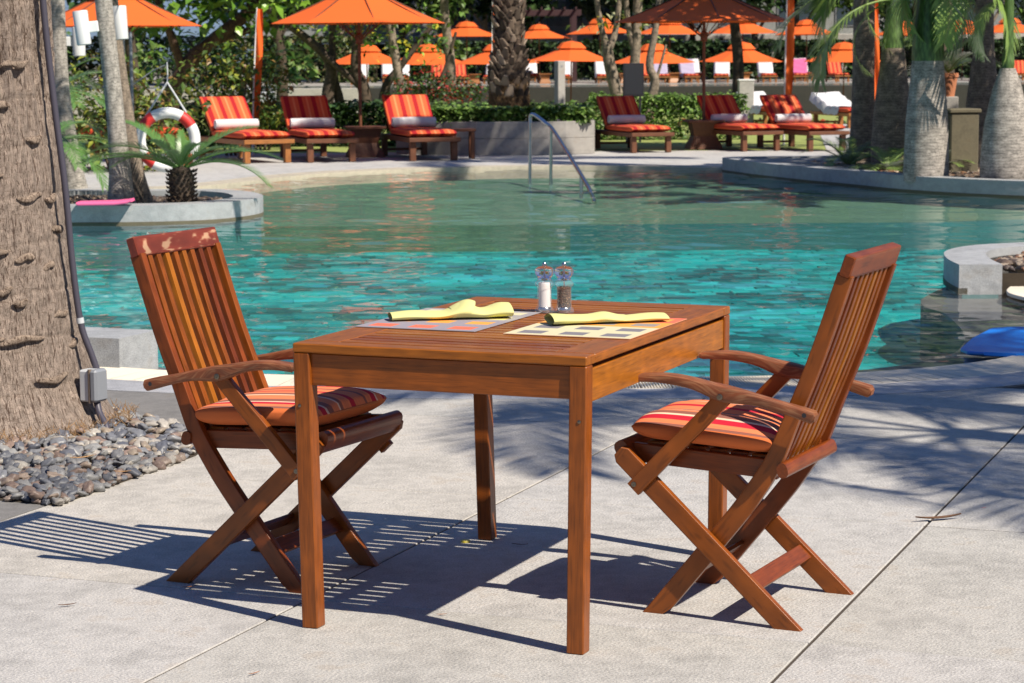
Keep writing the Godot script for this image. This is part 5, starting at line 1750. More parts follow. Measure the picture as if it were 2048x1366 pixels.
func make_mid_planter() -> void:
	rng.seed = 1100
	var t := thing("concrete_planter", "curved grey concrete planter round the rough palm trunk across the pool", "planter")
	var poly := PackedVector2Array([Vector2(-1.7, -34.2), Vector2(-1.1, -33.75), Vector2(-0.5, -33.50), Vector2(0.2, -33.45), Vector2(0.8, -33.60), Vector2(1.22, -33.85), Vector2(1.24, -34.05), Vector2(1.24, -39.5), Vector2(-1.7, -39.5)])
	for k in 2:
		var mb := MB.new()
		mb.slab(poly, k * 0.241, k * 0.241 + 0.236, 0.006)
		obj("wall_course", mb, M.planter_wall, t)
	var green := [Color(0.09, 0.18, 0.03), Color(0.13, 0.23, 0.04), Color(0.06, 0.12, 0.02), Color(0.18, 0.28, 0.06)]
	hedge("low green ground cover filling the concrete planter round the rough palm trunk", Vector3(-1.6, 0.46, -39.0), Vector3(1.16, 0.66, -33.72), 5200, 0.10, green)
	hedge("clipped green hedge right of the concrete planter", Vector3(1.35, 0.0, -41.5), Vector3(4.0, 0.72, -39.2), 6000, 0.09, green)
	hedge("dark green hedge behind the left striped loungers", Vector3(-5.9, 0.0, -38.6), Vector3(-1.75, 0.66, -37.2), 7000, 0.12, [Color(0.025, 0.055, 0.012), Color(0.04, 0.09, 0.02), Color(0.06, 0.12, 0.03), Color(0.02, 0.04, 0.01)])
	# rough date palm
	var p := thing("date_palm", "dark rough date palm trunk with old frond bases in the concrete planter", "palm tree", Vector3(-0.02, 0.44, -36.0))
	var rad := func(y: float) -> float: return 0.215 + 0.10 * exp(-pow((y - 0.05) / 0.55, 2.0)) + 0.05 * exp(-pow((y - 0.75) / 0.25, 2.0))
	var prof := []
	for i in 40: prof.append(Vector2(rad.call(i * 0.13) - 0.02, i * 0.13))
	var mb2 := MB.new()
	mb2.lathe(prof, 28)
	obj("trunk", mb2, M.trunk_dark, p)
	var boot := MB.new()
	boot.bar([Vector3(0, -0.07, 0), Vector3(0.025, -0.02, 0), Vector3(0.045, 0.05, 0), Vector3(0.062, 0.085, 0)], [Vector3(0, 0, 1)], [0.13, 0.125, 0.085, 0.05], [0.03, 0.04, 0.035, 0.02], 0.7)
	var bm := boot.mesh()
	var tones := [mat(lin(0.22, 0.165, 0.12), 0.9), mat(lin(0.12, 0.085, 0.06), 0.9), mat(lin(0.36, 0.28, 0.21), 0.9), mat(lin(0.075, 0.055, 0.04), 0.9)]
	var row := 0
	var y := 0.42
	while y < 2.6:
		var r: float = rad.call(y)
		var n := 12
		for k in n:
			if rng.randf() < 0.16: continue
			var a := TAU * (k + 0.5 * (row % 2)) / n + rng.randf_range(-0.06, 0.06) + row * 0.07
			var o := put("frond_base", bm, tones[rng.randi() % 4], p)
			o.transform = Transform3D((Basis(Vector3.UP, -a) * Basis(Vector3(0, 0, 1), rng.randf_range(-0.35, 0.15)) * Basis(Vector3.RIGHT, rng.randf_range(-0.3, 0.3))).scaled(Vector3.ONE * rng.randf_range(0.55, 1.15)), Vector3(cos(a) * (r - 0.01), y + rng.randf_range(-0.02, 0.02), sin(a) * (r - 0.01)))
		row += 1
		y += 0.085
	var fx := []
	var fc := []
	for i in 5200:
		var a := rng.randf() * TAU
		var hy := pow(rng.randf(), 1.2) * 0.62
		var r: float = rad.call(hy)
		fx.append(Transform3D((Basis(Vector3.UP, -a) * Basis(Vector3(0, 0, 1), rng.randf_range(-0.9, 0.2)) * Basis(Vector3.RIGHT, rng.randf_range(-0.7, 0.7))).scaled(Vector3.ONE * rng.randf_range(0.7, 1.6)), Vector3(cos(a) * r, hy, sin(a) * r)))
		fc.append(Color(0.24, 0.15, 0.075) * rng.randf_range(0.3, 1.2))
	var fm := MB.new()
	fm.tube([Vector3(0, -0.03, 0), Vector3(0.004, 0.0, 0), Vector3(0.0, 0.035, 0)], [0.006, 0.007, 0.002], 4)
	many("root_fibres", fm.mesh(), M.boot, fx, fc, p)
	var fr := frond_mesh(2.6, 46, 0.45, 1.4, 0.03, 0.3, 0.06, 0.16)
	for k in 16: add_frond(fr, M.frond, p, Vector3(0, 5.0, 0), TAU * k / 16.0, rng.randf_range(-0.1, 1.2), 0.0, rng.randf_range(0.85, 1.1))
	# lamp bollard, signboard, white post
	var b := thing("lamp_bollard", "square pale grey lamp bollard behind the concrete planter", "bollard", Vector3(0.80, 0.46, -37.6), 0.5)
	var mb := MB.new()
	mb.cbox(Transform3D(Basis(), Vector3(0, 0.46, 0)), Vector3(0.135, 0.84, 0.135), 0.008)
	obj("shaft", mb, M.stone_pale, b)
	mb = MB.new()
	mb.cbox(Transform3D(Basis(), Vector3(0, 0.02, 0)), Vector3(0.34, 0.045, 0.34), 0.006)
	obj("base", mb, M.stone_pale, b)
	mb = MB.new()
	mb.cbox(Transform3D(Basis(), Vector3(0, 0.79, 0.0685)), Vector3(0.03, 0.03, 0.004), 0.001)
	obj("lens", mb, M.grey_dark, b)
	var s := thing("menu_board", "dark framed board standing on two legs behind the shaded lounger", "sign board", Vector3(2.03, -0.012, -38.2))
	mb = MB.new()
	mb.cbox(Transform3D(Basis(), Vector3(0, 1.03, 0)), Vector3(0.345, 0.545, 0.05), 0.008)
	obj("frame", mb, M.black, s)
	mb = MB.new()
	mb.cbox(Transform3D(Basis(), Vector3(0, 1.03, 0.024)), Vector3(0.285, 0.48, 0.006), 0.002)
	obj("panel", mb, M.slate, s)
	for x in [-0.11, 0.11]: plank("leg", Vector3(x, 0, 0), Vector3(x, 0.765, 0), Vector3(1, 0, 0), 0.035, 0.035, M.black, s)
	s = thing("white_post", "plain white square post behind the hedge on the right", "post", Vector3(4.72, -0.012, -46.4))
	mb = MB.new()
	mb.cbox(Transform3D(Basis(), Vector3(0, 0.45, 0)), Vector3(0.30, 0.90, 0.26), 0.012)
	obj("shaft", mb, M.stone_pale, s)
	mb = MB.new()
	mb.cbox(Transform3D(Basis(), Vector3(0, 0.915, 0)), Vector3(0.32, 0.03, 0.28), 0.006)
	obj("cap", mb, M.white, s)
	for k in 2:
		s = thing("service_box", ["low white box behind the left hedge", "low grey-white slanted box behind the left hedge, right of the plain one"][k], "box", Vector3([-5.55, -5.05][k], -1.0, -48.2))
		mb = MB.new()
		mb.cbox(Transform3D(Basis(Vector3.RIGHT, 0.12 * k), Vector3(0, 0.86, 0)), Vector3(0.32, 1.72, 0.3), 0.015)
		obj("cabinet", mb, [M.stone_pale, M.grey_plastic][k], s)
		mb = MB.new()
		mb.cbox(Transform3D(Basis(), Vector3(0, 1.74, 0)), Vector3(0.36, 0.04, 0.34), 0.006)
		obj("lid", mb, [M.white, M.stone_pale][k], s)

func flag(label: String, at: Vector3, height: float, w: float, lean: float) -> void:
	var t := thing("banner_flag", label, "flag", at, 0.0, "narrow orange banner flags")
	var mb := MB.new()
	var pole := []
	for i in 9:
		var s := i / 8.0
		pole.append(Vector3(lean * pow(s, 1.6), s * height, 0))
	mb.tube(pole, [0.020, 0.018, 0.016, 0.014, 0.013, 0.012, 0.010, 0.009, 0.008], 8)
	obj("pole", mb, M.white, t)
	mb = MB.new()
	mb.grid(6, 24, func(u: float, v: float) -> Array:
		var y := lerpf(0.55, height * 0.99, v)
		var x := lean * pow(y / height, 1.6) + u * w * (0.75 + 0.25 * sin(PI * v)) + 0.014
		return [Vector3(x, y, 0.02 * sin(u * 5.0 + v * 9.0)), Vector2(u, v * 6.0)])
	obj("cloth", mb, M.canvas, t)

func make_gardens() -> void:
	rng.seed = 1200
	var big := leaf_mesh(0.62, 0.18)
	var slim := leaf_mesh(0.34, 0.25)
	var mid := leaf_mesh(0.5, 0.2)
	var fresh := [Color(0.15, 0.28, 0.03), Color(0.09, 0.19, 0.025), Color(0.23, 0.37, 0.05), Color(0.05, 0.11, 0.015)]
	var deep := [Color(0.03, 0.07, 0.015), Color(0.05, 0.10, 0.02), Color(0.02, 0.045, 0.012), Color(0.08, 0.14, 0.03)]
	var lime := [Color(0.14, 0.19, 0.025), Color(0.09, 0.15, 0.02), Color(0.22, 0.24, 0.03), Color(0.05, 0.09, 0.015), Color(0.06, 0.11, 0.02), Color(0.20, 0.12, 0.03)]
	# the leaning tree with large glossy leaves at the upper left
	tree("leaning_tree", "leaning brown trunk with large glossy leaves over the left loungers", [[[Vector3(-5.5, -0.02, -36.8), Vector3(-5.42, 0.7, -36.8), Vector3(-5.1, 1.35, -36.8), Vector3(-4.6, 1.78, -36.8), Vector3(-4.0, 2.3, -36.7), Vector3(-3.6, 3.4, -36.6)], [0.17, 0.07]], [[Vector3(-4.75, 1.66, -36.8), Vector3(-4.2, 1.84, -36.9), Vector3(-3.6, 2.02, -37.0), Vector3(-2.9, 2.5, -37.2)], [0.07, 0.03]], [[Vector3(-5.2, 1.2, -36.8), Vector3(-5.4, 2.0, -36.4), Vector3(-5.8, 3.2, -36)], [0.08, 0.04]]], M.trunk_brown,
		[[Vector3(-4.7, 2.35, -36.4), Vector3(1.5, 0.62, 1.2)], [Vector3(-3.6, 2.35, -36.6), Vector3(1.0, 0.5, 1.0)], [Vector3(-4.4, 3.9, -36.5), Vector3(2.4, 1.3, 2.0)], [Vector3(-5.6, 2.5, -36.2), Vector3(0.8, 0.8, 0.8)]], 2600, 0.24, fresh, M.gloss_leaf, big)
	# many-stemmed tree behind the left parasol
	var stems := [[[Vector3(-3.75, -1.0, -48), Vector3(-3.80, 0.5, -48), Vector3(-3.72, 1.2, -48), Vector3(-4.1, 1.7, -48), Vector3(-5.3, 2.6, -48)], [0.16, 0.07]], [[Vector3(-3.45, -1.0, -48.2), Vector3(-3.55, 0.4, -48.2), Vector3(-3.7, 1.2, -48.2), Vector3(-3.65, 2.8, -48.2)], [0.13, 0.06]], [[Vector3(-2.95, -1.0, -47.8), Vector3(-3.0, 0.6, -47.8), Vector3(-3.2, 1.3, -47.8), Vector3(-3.0, 2.8, -47.8)], [0.17, 0.07]], [[Vector3(-3.1, 0.8, -47.8), Vector3(-3.5, 1.15, -47.8), Vector3(-3.9, 1.5, -47.8)], [0.08, 0.05]], [[Vector3(-2.7, -1.0, -48.4), Vector3(-2.65, 0.6, -48.4), Vector3(-2.3, 1.2, -48.4), Vector3(-1.5, 2.2, -48.4)], [0.13, 0.05]]]
	tree("many_stemmed_tree", "dark many-stemmed tree with bright leaves behind the left parasol", stems, M.trunk_dark, [[Vector3(-2.6, 2.0, -47.6), Vector3(1.3, 0.65, 1.0)], [Vector3(-1.7, 1.8, -47.6), Vector3(0.6, 0.7, 0.8)], [Vector3(-4.2, 2.6, -47.8), Vector3(1.3, 0.7, 1.2)], [Vector3(-2.8, 4.2, -48), Vector3(3.0, 1.6, 2.4)]], 3800, 0.17, fresh + [Color(0.40, 0.36, 0.03)], M.leaf, mid)
	tree("pale_trunk_tree", "pale speckled trunk close behind the left parasol pole", [[[Vector3(-2.1, -1.0, -47.4), Vector3(-2.15, 0.4, -47.4), Vector3(-2.3, 1.1, -47.4), Vector3(-2.5, 2.4, -47.4)], [0.14, 0.08]]], M.trunk_grey, [[Vector3(-2.5, 3.6, -47.4), Vector3(1.4, 1.0, 1.2)]], 900, 0.17, fresh, M.leaf, mid)
	tree("young_tree", "small red-flowering shrub tree right of the pale speckled trunk", [[[Vector3(-1.75, -1.0, -47.2), Vector3(-1.7, 0.3, -47.2), Vector3(-1.35, 1.1, -47.2), Vector3(-1.1, 1.9, -47.2)], [0.06, 0.03]]], M.trunk_dark, [[Vector3(-1.8, 0.75, -47.1), Vector3(0.75, 0.55, 0.5)], [Vector3(-1.0, 0.72, -47.1), Vector3(0.8, 0.35, 0.5)]], 1400, 0.11, deep + [Color(0.30, 0.03, 0.025)], M.leaf, mid)
	# slim pale trees on the right of the rough palm
	tree("frangipani", "slim pale forked tree left of the dark framed board", [[[Vector3(2.02, -0.012, -42), Vector3(1.95, 0.6, -42), Vector3(1.78, 1.35, -42), Vector3(1.76, 1.62, -42)], [0.13, 0.10]], [[Vector3(1.78, 1.5, -42), Vector3(1.64, 1.95, -42), Vector3(1.5, 2.9, -42)], [0.075, 0.04]], [[Vector3(1.77, 1.5, -42), Vector3(1.92, 1.9, -42.1), Vector3(2.05, 3.0, -42.2)], [0.075, 0.04]]], M.trunk_grey, [[Vector3(1.75, 1.98, -41.6), Vector3(0.75, 0.28, 0.6)], [Vector3(1.8, 3.2, -42), Vector3(1.3, 0.8, 1.1)]], 420, 0.17, [Color(0.26, 0.30, 0.12), Color(0.20, 0.26, 0.09), Color(0.34, 0.34, 0.18), Color(0.55, 0.42, 0.03)], M.leaf, slim, "tree", "slim pale trees behind the planter")
	tree("frangipani", "slim pale straight tree rising behind the dark framed board", [[[Vector3(2.28, -0.012, -42.4), Vector3(2.26, 1.0, -42.4), Vector3(2.30, 1.6, -42.4), Vector3(2.36, 3.2, -42.4)], [0.115, 0.08]], [[Vector3(2.29, 1.45, -42.4), Vector3(2.15, 2.0, -42.4), Vector3(2.08, 3.0, -42.4)], [0.07, 0.04]]], M.trunk_grey, [[Vector3(2.4, 3.4, -42.4), Vector3(1.1, 0.7, 1.0)]], 380, 0.17, [Color(0.20, 0.26, 0.09), Color(0.14, 0.20, 0.06)], M.leaf, slim, "tree", "slim pale trees behind the planter")
	tree("frangipani", "slim pale crooked tree right of the dark framed board", [[[Vector3(2.42, -0.012, -40.8), Vector3(2.43, 0.45, -40.8), Vector3(2.55, 0.95, -40.8), Vector3(2.45, 1.25, -40.8), Vector3(2.56, 1.9, -40.8), Vector3(2.7, 3.0, -40.8)], [0.105, 0.05]], [[Vector3(2.52, 0.85, -40.8), Vector3(2.62, 1.15, -40.8), Vector3(2.74, 1.6, -40.8)], [0.035, 0.02]]], M.trunk_grey, [[Vector3(2.72, 1.62, -40.8), Vector3(0.24, 0.25, 0.25)], [Vector3(2.7, 3.2, -40.8), Vector3(1.0, 0.7, 0.9)]], 380, 0.15, [Color(0.16, 0.24, 0.05), Color(0.22, 0.30, 0.08)], M.leaf, slim, "tree", "slim pale trees behind the planter")
	# tall shade tree whose crown is above the picture; it shades the right parasol and loungers
	tree("shade_tree", "broad shade tree above the right loungers", [[[Vector3(6.6, -0.012, -35.4), Vector3(6.55, 2.0, -35.3), Vector3(6.2, 4.2, -34.6), Vector3(5.8, 6.0, -34)], [0.22, 0.10]]], M.trunk_dark, [[Vector3(5.6, 5.6, -33.2), Vector3(1.7, 1.1, 1.7)], [Vector3(4.5, 5.9, -32.6), Vector3(1.4, 0.9, 1.5)], [Vector3(7.0, 6.2, -33.0), Vector3(1.6, 1.0, 1.6)]], 5200, 0.22, deep, M.leaf, mid)
	tree("island_shade_tree", "leafy tree right of the long island, shading its left palms", [[[Vector3(8.6, -0.9, -25.0), Vector3(8.5, 1.5, -24.9), Vector3(8.1, 3.4, -24.8), Vector3(7.6, 5.0, -24.6)], [0.16, 0.07]]], M.trunk_dark, [[Vector3(7.2, 4.7, -25.8), Vector3(1.0, 0.6, 0.8)], [Vector3(7.4, 4.8, -24.5), Vector3(0.8, 0.5, 0.7)], [Vector3(8.3, 5.2, -25.0), Vector3(0.9, 0.6, 0.9)]], 2200, 0.20, deep, M.leaf, mid)
	# shrubs between the left palms
	var sh := [[Vector3(-5.0, 0.75, -29.5), Vector3(1.15, 0.85, 0.8), lime, 1500, "yellow-green croton shrub between the slender palms at the left"], [Vector3(-4.05, 1.05, -33.9), Vector3(0.95, 0.75, 0.6), lime, 900, "lime-leaved shrub right behind the life ring"], [Vector3(-6.2, 0.9, -30.5), Vector3(0.9, 1.1, 0.9), deep, 900, "dark shrub beside the big rough trunk, below the slender palm"], [Vector3(-3.9, 0.55, -35.9), Vector3(0.7, 0.22, 0.5), lime, 600, "low yellow-leaved shrub behind the sunlit left lounger"], [Vector3(-4.9, 1.2, -39.5), Vector3(1.4, 0.8, 0.9), deep, 1500, "dark leafy shrub below the leaning brown trunk"]]
	for e in sh:
		var t := thing("shrub", e[4], "shrub", Vector3.ZERO, 0.0, "shrubs on the left")
		var c: Vector3 = e[0]
		var mb := MB.new()
		for k in 5: mb.tube([Vector3(c.x + (k - 2) * 0.06, -0.02, c.z), Vector3(c.x + (k - 2) * 0.2, c.y, c.z + rng.randf_range(-0.2, 0.2))], [0.025, 0.010], 6)
		obj("stem", mb, M.trunk_dark, t)
		foliage("leaves", [[c, e[1]]], e[3], 0.13, e[2], t, mid, M.leaf, 0.6)
	var fd := frond_mesh(1.5, 40, 0.34, 1.4, 0.028, 0.2, 0.1, 0.14)
	var cyc := [[Vector3(-4.55, 0.1, -22.6), "dark arching fern palm low between the big rough trunk and the slender palm"], [Vector3(-5.3, 0.1, -26.3), "dark fern palm behind the further slender palm"]]
	for e in cyc:
		var t := thing("fern_palm", e[1], "palm", e[0], 0.0, "dark fern palms at the left")
		var mb := MB.new()
		mb.tube([Vector3(0, -0.05, 0), Vector3(0, 0.55 if e[0].x > -5 else 0.9, 0)], [0.10, 0.08], 12)
		obj("stem", mb, M.trunk_dark, t)
		for k in 12: add_frond(fd, M.cycad, t, Vector3(0, 0.5 if e[0].x > -5 else 0.85, 0), TAU * k / 12.0, rng.randf_range(0.1, 1.1), 0.0, rng.randf_range(0.55, 0.8))
	# furniture glimpsed between the palms at the far left
	var ch := thing("wooden_bench", "orange-brown wooden bench glimpsed between the palms at the left", "bench", Vector3(-5.15, 0, -30.2), 0.1)
	plank("seat", Vector3(-0.9, 0.42, 0), Vector3(0.9, 0.42, 0), Vector3(0, 0, 1), 0.5, 0.05, M.warm_wood, ch, 0.004)
	for x in [-0.82, -0.28, 0.28, 0.82]:
		for z in [-0.2, 0.2]: plank("leg", Vector3(x, 0, z), Vector3(x, 0.395, z), Vector3(1, 0, 0), 0.07, 0.06, M.warm_wood, ch, 0.003)
	var cu := obj("bench_cushion", pad(Transform3D(Basis(), Vector3(0, 0.04, 0)), Vector3(1.7, 0.10, 0.48)), M.lounge)
	cu.position = Vector3(-5.15, 0.446, -30.2)
	cu.rotation.y = 0.1
	tag(cu, "red striped cushion on the wooden bench at the far left", "cushion")
	flag("narrow orange banner flag behind the sunlit left lounger", Vector3(-3.78, 0, -33.8), 2.15, 0.10, 0.10)
	flag("narrow orange banner flag with a pale pole left of the sunlit palm frond", Vector3(4.33, 0, -36.6), 2.6, 0.12, 0.04)
	flag("orange banner flag behind the shaded bottle palms", Vector3(5.75, 0, -36.8), 2.4, 0.11, -0.03)
	flag("thin orange banner flag just left of the rough date palm trunk", Vector3(-0.50, -1.0, -60.0), 3.9, 0.10, 0.05)

func tilt(o: Node3D) -> void:
	o.rotation.x = rng.randf_range(-0.025, 0.025)
	o.rotation.z = rng.randf_range(-0.03, 0.03)
	o.scale = Vector3.ONE * rng.randf_range(0.95, 1.05)

func make_far_side() -> void:
	rng.seed = 1300
	# nearer row of parasols, on the lower lawn in front of the dark wall
	var names := ["third", "fourth", "fifth"]
	var xs := [[-4.95, 1.17], [-2.87, 1.19], [-0.44, 1.36], [2.08, 1.36], [4.94, 1.36], [7.95, 1.22], [11.5, 1.2]]
	var lab := ["half hidden by the many-stemmed tree", "just left of the rough date palm trunk's neighbour", "partly behind the rough date palm trunk", "above the square lamp bollard", "behind the dark framed board", "between the shaded parasol's pole and the sunlit frond", "behind the dark straight palm trunk"]
	lab[1] = "in front of the two red loungers, second from the left"
	var first := make_umbrella("nearer-row orange parasol, " + lab[0], Vector3(xs[0][0], -1.0, -80), 1.50, 2.12, 2.74, 0.3, false, "orange parasols of the nearer far row")
	for i in range(1, xs.size()):
		tilt(dup(first, Vector3(xs[i][0], -1.0, -80.0 + rng.randf_range(-0.6, 0.6)), 0.3 + i * 0.13, "nearer-row orange parasol, " + lab[i]))
	var x3 := [-1.95, 1.32, 4.05, 7.1, 10.35, 13.3, 17.6, 20.4, 22.2]
	var lab3 := ["left of the rough date palm trunk", "right of the rough date palm trunk", "over the slim pale forked tree", "left of the shaded parasol's pole", "right of the shaded parasol's pole", "behind the sunlit frond", "between the two bottle palms", "behind the hanging frond beside the middle bottle palm", "behind the neck of the pale bottle palm"]
	var f3 := make_umbrella("farthest-row orange parasol, " + lab3[0], Vector3(x3[0], 0.13, -104), 1.55, 2.08, 2.70, 0.1, false, "orange parasols of the farthest row")
	for i in range(1, x3.size()):
		tilt(dup(f3, Vector3(x3[i], 0.13, -104.0 + rng.randf_range(-0.8, 0.8)), 0.1 + i * 0.19, "farthest-row orange parasol, " + lab3[i]))
	# loungers along the raised pool
	var red := make_lounger("red striped lounger by the far pool, left of the pair below the second parasol", Vector3(-3.15, 0.13, -101.3), -1.55, "loungers along the far pool", M.warm_wood, 0.95)
	var spots := [[-2.25, 0, "red striped lounger by the far pool, right of the pair below the second parasol"], [-6.6, 1, "towelled lounger by the far pool behind the many-stemmed tree"], [-4.75, 1, "towelled lounger by the far pool left of the red pair"], [-0.75, 1, "towelled lounger by the far pool just left of the rough date palm"], [2.35, 1, "towelled lounger by the far pool just left of the lamp bollard"], [4.05, 1, "towelled lounger by the far pool just right of the lamp bollard"], [5.7, 0, "striped lounger by the far pool left of the dark framed board"], [6.55, 1, "towelled lounger by the far pool, right behind the dark framed board"], [7.75, 1, "towelled lounger by the far pool left of the shaded parasol's pole"], [9.2, 1, "towelled lounger by the far pool right of the shaded parasol's pole"], [11.15, 1, "towelled lounger by the far pool left of the pale flag pole"], [12.6, 1, "towelled lounger by the far pool behind the sunlit frond"], [14.2, 0, "striped lounger by the far pool behind the dark straight palm"], [20.6, 1, "towelled lounger by the far pool right of the middle bottle palm"], [22.3, 0, "striped lounger by the far pool behind the pale bottle palm"]]
	var tw: Node3D = null
	for e in spots:
		var o := dup(red, Vector3(e[0], 0.13, -101.3 + rng.randf_range(-0.5, 0.5)), -1.55 + rng.randf_range(-0.12, 0.12), e[2])
		if e[1]:
			var l: String = "white towel over the " + String(e[2]).replace("towelled ", "")
			if tw == null: tw = drape(l, o, "white towels on the far loungers", 0.95)
			else:
				var k := dup(tw, o.position, o.rotation.y, l)
				var pick := rng.randi() % 6
				if pick < 2:
					(k.get_child(0) as MeshInstance3D).material_override = [M.lilac, M.rose][pick]
					k.set_meta("label", l.replace("white", ["lilac", "rose"][pick]))
	var back := [[-5.6, "lounger of the second far row, behind the many-stemmed tree"], [0.9, "lounger of the second far row, right of the rough date palm"], [8.4, "lounger of the second far row, left of the shaded pole"], [6.0, "lounger of the second far row, behind the dark framed board"], [13.4, "lounger of the second far row, behind the sunlit frond"]]
	for e in back:
		var o := dup(red, Vector3(e[0], 0.13, -106.8), -1.5, e[1])
		dup(tw, o.position, o.rotation.y, "white towel over the " + e[1])
	var xt := [-1.55, 1.5, 5.0, 7.1, 10.2]
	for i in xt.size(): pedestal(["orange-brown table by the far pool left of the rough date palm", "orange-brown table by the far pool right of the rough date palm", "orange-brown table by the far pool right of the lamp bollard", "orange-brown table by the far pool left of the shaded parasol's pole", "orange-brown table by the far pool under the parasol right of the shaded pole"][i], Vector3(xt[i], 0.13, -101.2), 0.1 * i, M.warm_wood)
	# dark pergola frame
	var p := thing("pergola", "dark red-brown timber pergola frame among the far parasols", "pergola", Vector3(2.0, 0.13, -107.5))
	for x in [-1.55, 0.95]:
		for z in [0.0, -2.2]: plank("post", Vector3(x, 0, z), Vector3(x, 3.05, z), Vector3(1, 0, 0), 0.26, 0.26, M.pergola, p, 0.01)
	for z in [0.0, -2.2]: plank("beam", Vector3(-1.9, 3.18, z), Vector3(1.3, 3.18, z), Vector3.UP, 0.26, 0.20, M.pergola, p, 0.01)
	for k in 6: plank("rafter", Vector3(-1.6 + k * 0.53, 3.37, 0.4), Vector3(-1.6 + k * 0.53, 3.37, -2.6), Vector3.UP, 0.12, 0.08, M.pergola, p, 0.006)
	# pale building with a deep shaded ground floor
	var b := thing("pavilion", "pale long building with dark recessed ground floor behind the far parasols", "building", Vector3(8.0, 0.13, -124))
	var mb := MB.new()
	mb.cbox(Transform3D(Basis(), Vector3(0, 4.9, -2.5)), Vector3(44, 5.4, 5.0), 0.03)
	obj("wall", mb, M.facade, b)
	mb = MB.new()
	mb.cbox(Transform3D(Basis(), Vector3(0, 2.08, -1.2)), Vector3(45, 0.34, 4.2), 0.03)
	obj("canopy_slab", mb, M.stone_pale, b)
	mb = MB.new()
	mb.cbox(Transform3D(Basis(), Vector3(0, 0.95, -4.4)), Vector3(44, 1.9, 0.3), 0.03)
	obj("rear_wall", mb, M.stone_dark, b)  # dark colour stands in for the shade deep in the recess
	for k in 12: plank("column", Vector3(-21.4 + k * 3.9, 0, 0.4), Vector3(-21.4 + k * 3.9, 1.91, 0.4), Vector3(1, 0, 0), 0.28, 0.28, M.stone_pale, b, 0.01)
	for k in 14:
		for r in 2:
			mb = MB.new()
			mb.cbox(Transform3D(Basis(), Vector3(-20.6 + k * 3.1, 3.4 + r * 2.6, 0.01)), Vector3(2.1, 1.5, 0.10), 0.01)
			var w := obj("window", mb, M.grey_dark, b)
			mb = MB.new()
			mb.cbox(Transform3D(Basis(), Vector3(-20.6 + k * 3.1, 3.4 + r * 2.6, 0.07)), Vector3(1.92, 1.34, 0.03), 0.004)
			obj("pane", mb, M.glass_dark, w)
	mb = MB.new()
	mb.cbox(Transform3D(Basis(), Vector3(0, 7.72, -2.4)), Vector3(45, 0.26, 5.6), 0.03)
	obj("roof", mb, M.stone_pale, b)
	# trees beyond, in front of and beside the building
	var mid := leaf_mesh(0.6, 0.2)
	var kinds := [[Color(0.03, 0.07, 0.02), Color(0.05, 0.10, 0.03), Color(0.02, 0.05, 0.015), Color(0.08, 0.14, 0.04)], [Color(0.09, 0.17, 0.03), Color(0.06, 0.12, 0.02), Color(0.14, 0.22, 0.05)], [Color(0.07, 0.10, 0.045), Color(0.10, 0.14, 0.06), Color(0.045, 0.07, 0.03)]]
	var ts := [[-15.5, -96, 1], [-12.6, -104, 0], [-9.8, -99, 1], [-8.2, -112, 0], [-5.4, -116, 2], [-3.2, -112, 1], [-1.2, -118, 0], [1.0, -115, 0], [4.4, -119, 2], [6.2, -114, 0], [9.3, -118, 2], [11.8, -112, 0], [14.4, -116, 0], [17.0, -112, 1], [19.4, -116, 0], [22.5, -110, 0], [25.5, -114, 1], [-19.0, -108, 0], [-22.5, -112, 1], [29, -112, 0]]
	var tl := ["bright green tree far left behind the leaning trunk", "dark tree at the left beyond the pale pool wall", "bright tree beyond the pale pool wall, left of the many-stemmed tree", "dark tall tree beyond the many-stemmed tree", "greyish tree beyond the left parasol", "bright tree left of the rough date palm, beyond the far parasols", "dark tree straight behind the rough date palm", "dark tree behind the pergola's left post", "greyish tree between the pergola and the slim forked tree", "dark tree behind the slim pale trees", "greyish tree above the parasol left of the shaded pole", "dark tree behind the shaded parasol", "dark tree beyond the sunlit frond", "bright tree beyond the dark straight palm", "dark tree beyond the second bottle palm", "dark tree beyond the middle bottle palm", "bright tree beyond the pale bottle palm", "dark tree beyond the big rough trunk", "bright tree at the far left edge", "dark tree at the far right edge"]
	for i in ts.size():
		var e: Array = ts[i]
		var x: float = e[0]
		var z: float = e[1]
		var g := 0.13 if z < -98.6 else -1.0
		var h := rng.randf_range(11.0, 17.0)
		var low := rng.randf_range(2.0, 3.4)
		var cl := [[Vector3(x, low + 1.0, z + 0.4), Vector3(rng.randf_range(1.1, 1.7), 1.0, 1.3)], [Vector3(x + rng.randf_range(-1, 1), low + 2.8, z), Vector3(2.2, 1.6, 2.0)], [Vector3(x + rng.randf_range(-1.2, 1.2), (low + h) * 0.5 + 0.6, z), Vector3(2.8, 2.4, 2.4)], [Vector3(x + rng.randf_range(-1.2, 1.2), h - 2.8, z), Vector3(2.6, 2.1, 2.3)], [Vector3(x + rng.randf_range(-0.8, 0.8), h - 0.6, z), Vector3(1.7, 1.3, 1.7)]]
		if i in [0, 2, 3, 5]: cl.append([Vector3(x + 0.4, 1.3, z + 1.0), Vector3(1.3, 0.9, 0.8)])
		tree("garden_tree", tl[i], [[[Vector3(x, g, z), Vector3(x + 0.05, 1.6, z), Vector3(x - 0.1, 4.0, z), Vector3(x, h - 1.5, z)], [0.21, 0.08]], [[Vector3(x, 2.2, z), Vector3(x + 0.7, 3.4, z), Vector3(x + 1.3, 4.8, z)], [0.09, 0.04]], [[Vector3(x, 2.6, z), Vector3(x - 0.8, 3.8, z), Vector3(x - 1.4, 5.2, z)], [0.08, 0.03]]], M.trunk_grey if i % 3 == 0 else M.trunk_dark, cl, 5600, 0.52, kinds[e[2]], M.leaf, mid, "tree", "trees beyond the far pool")
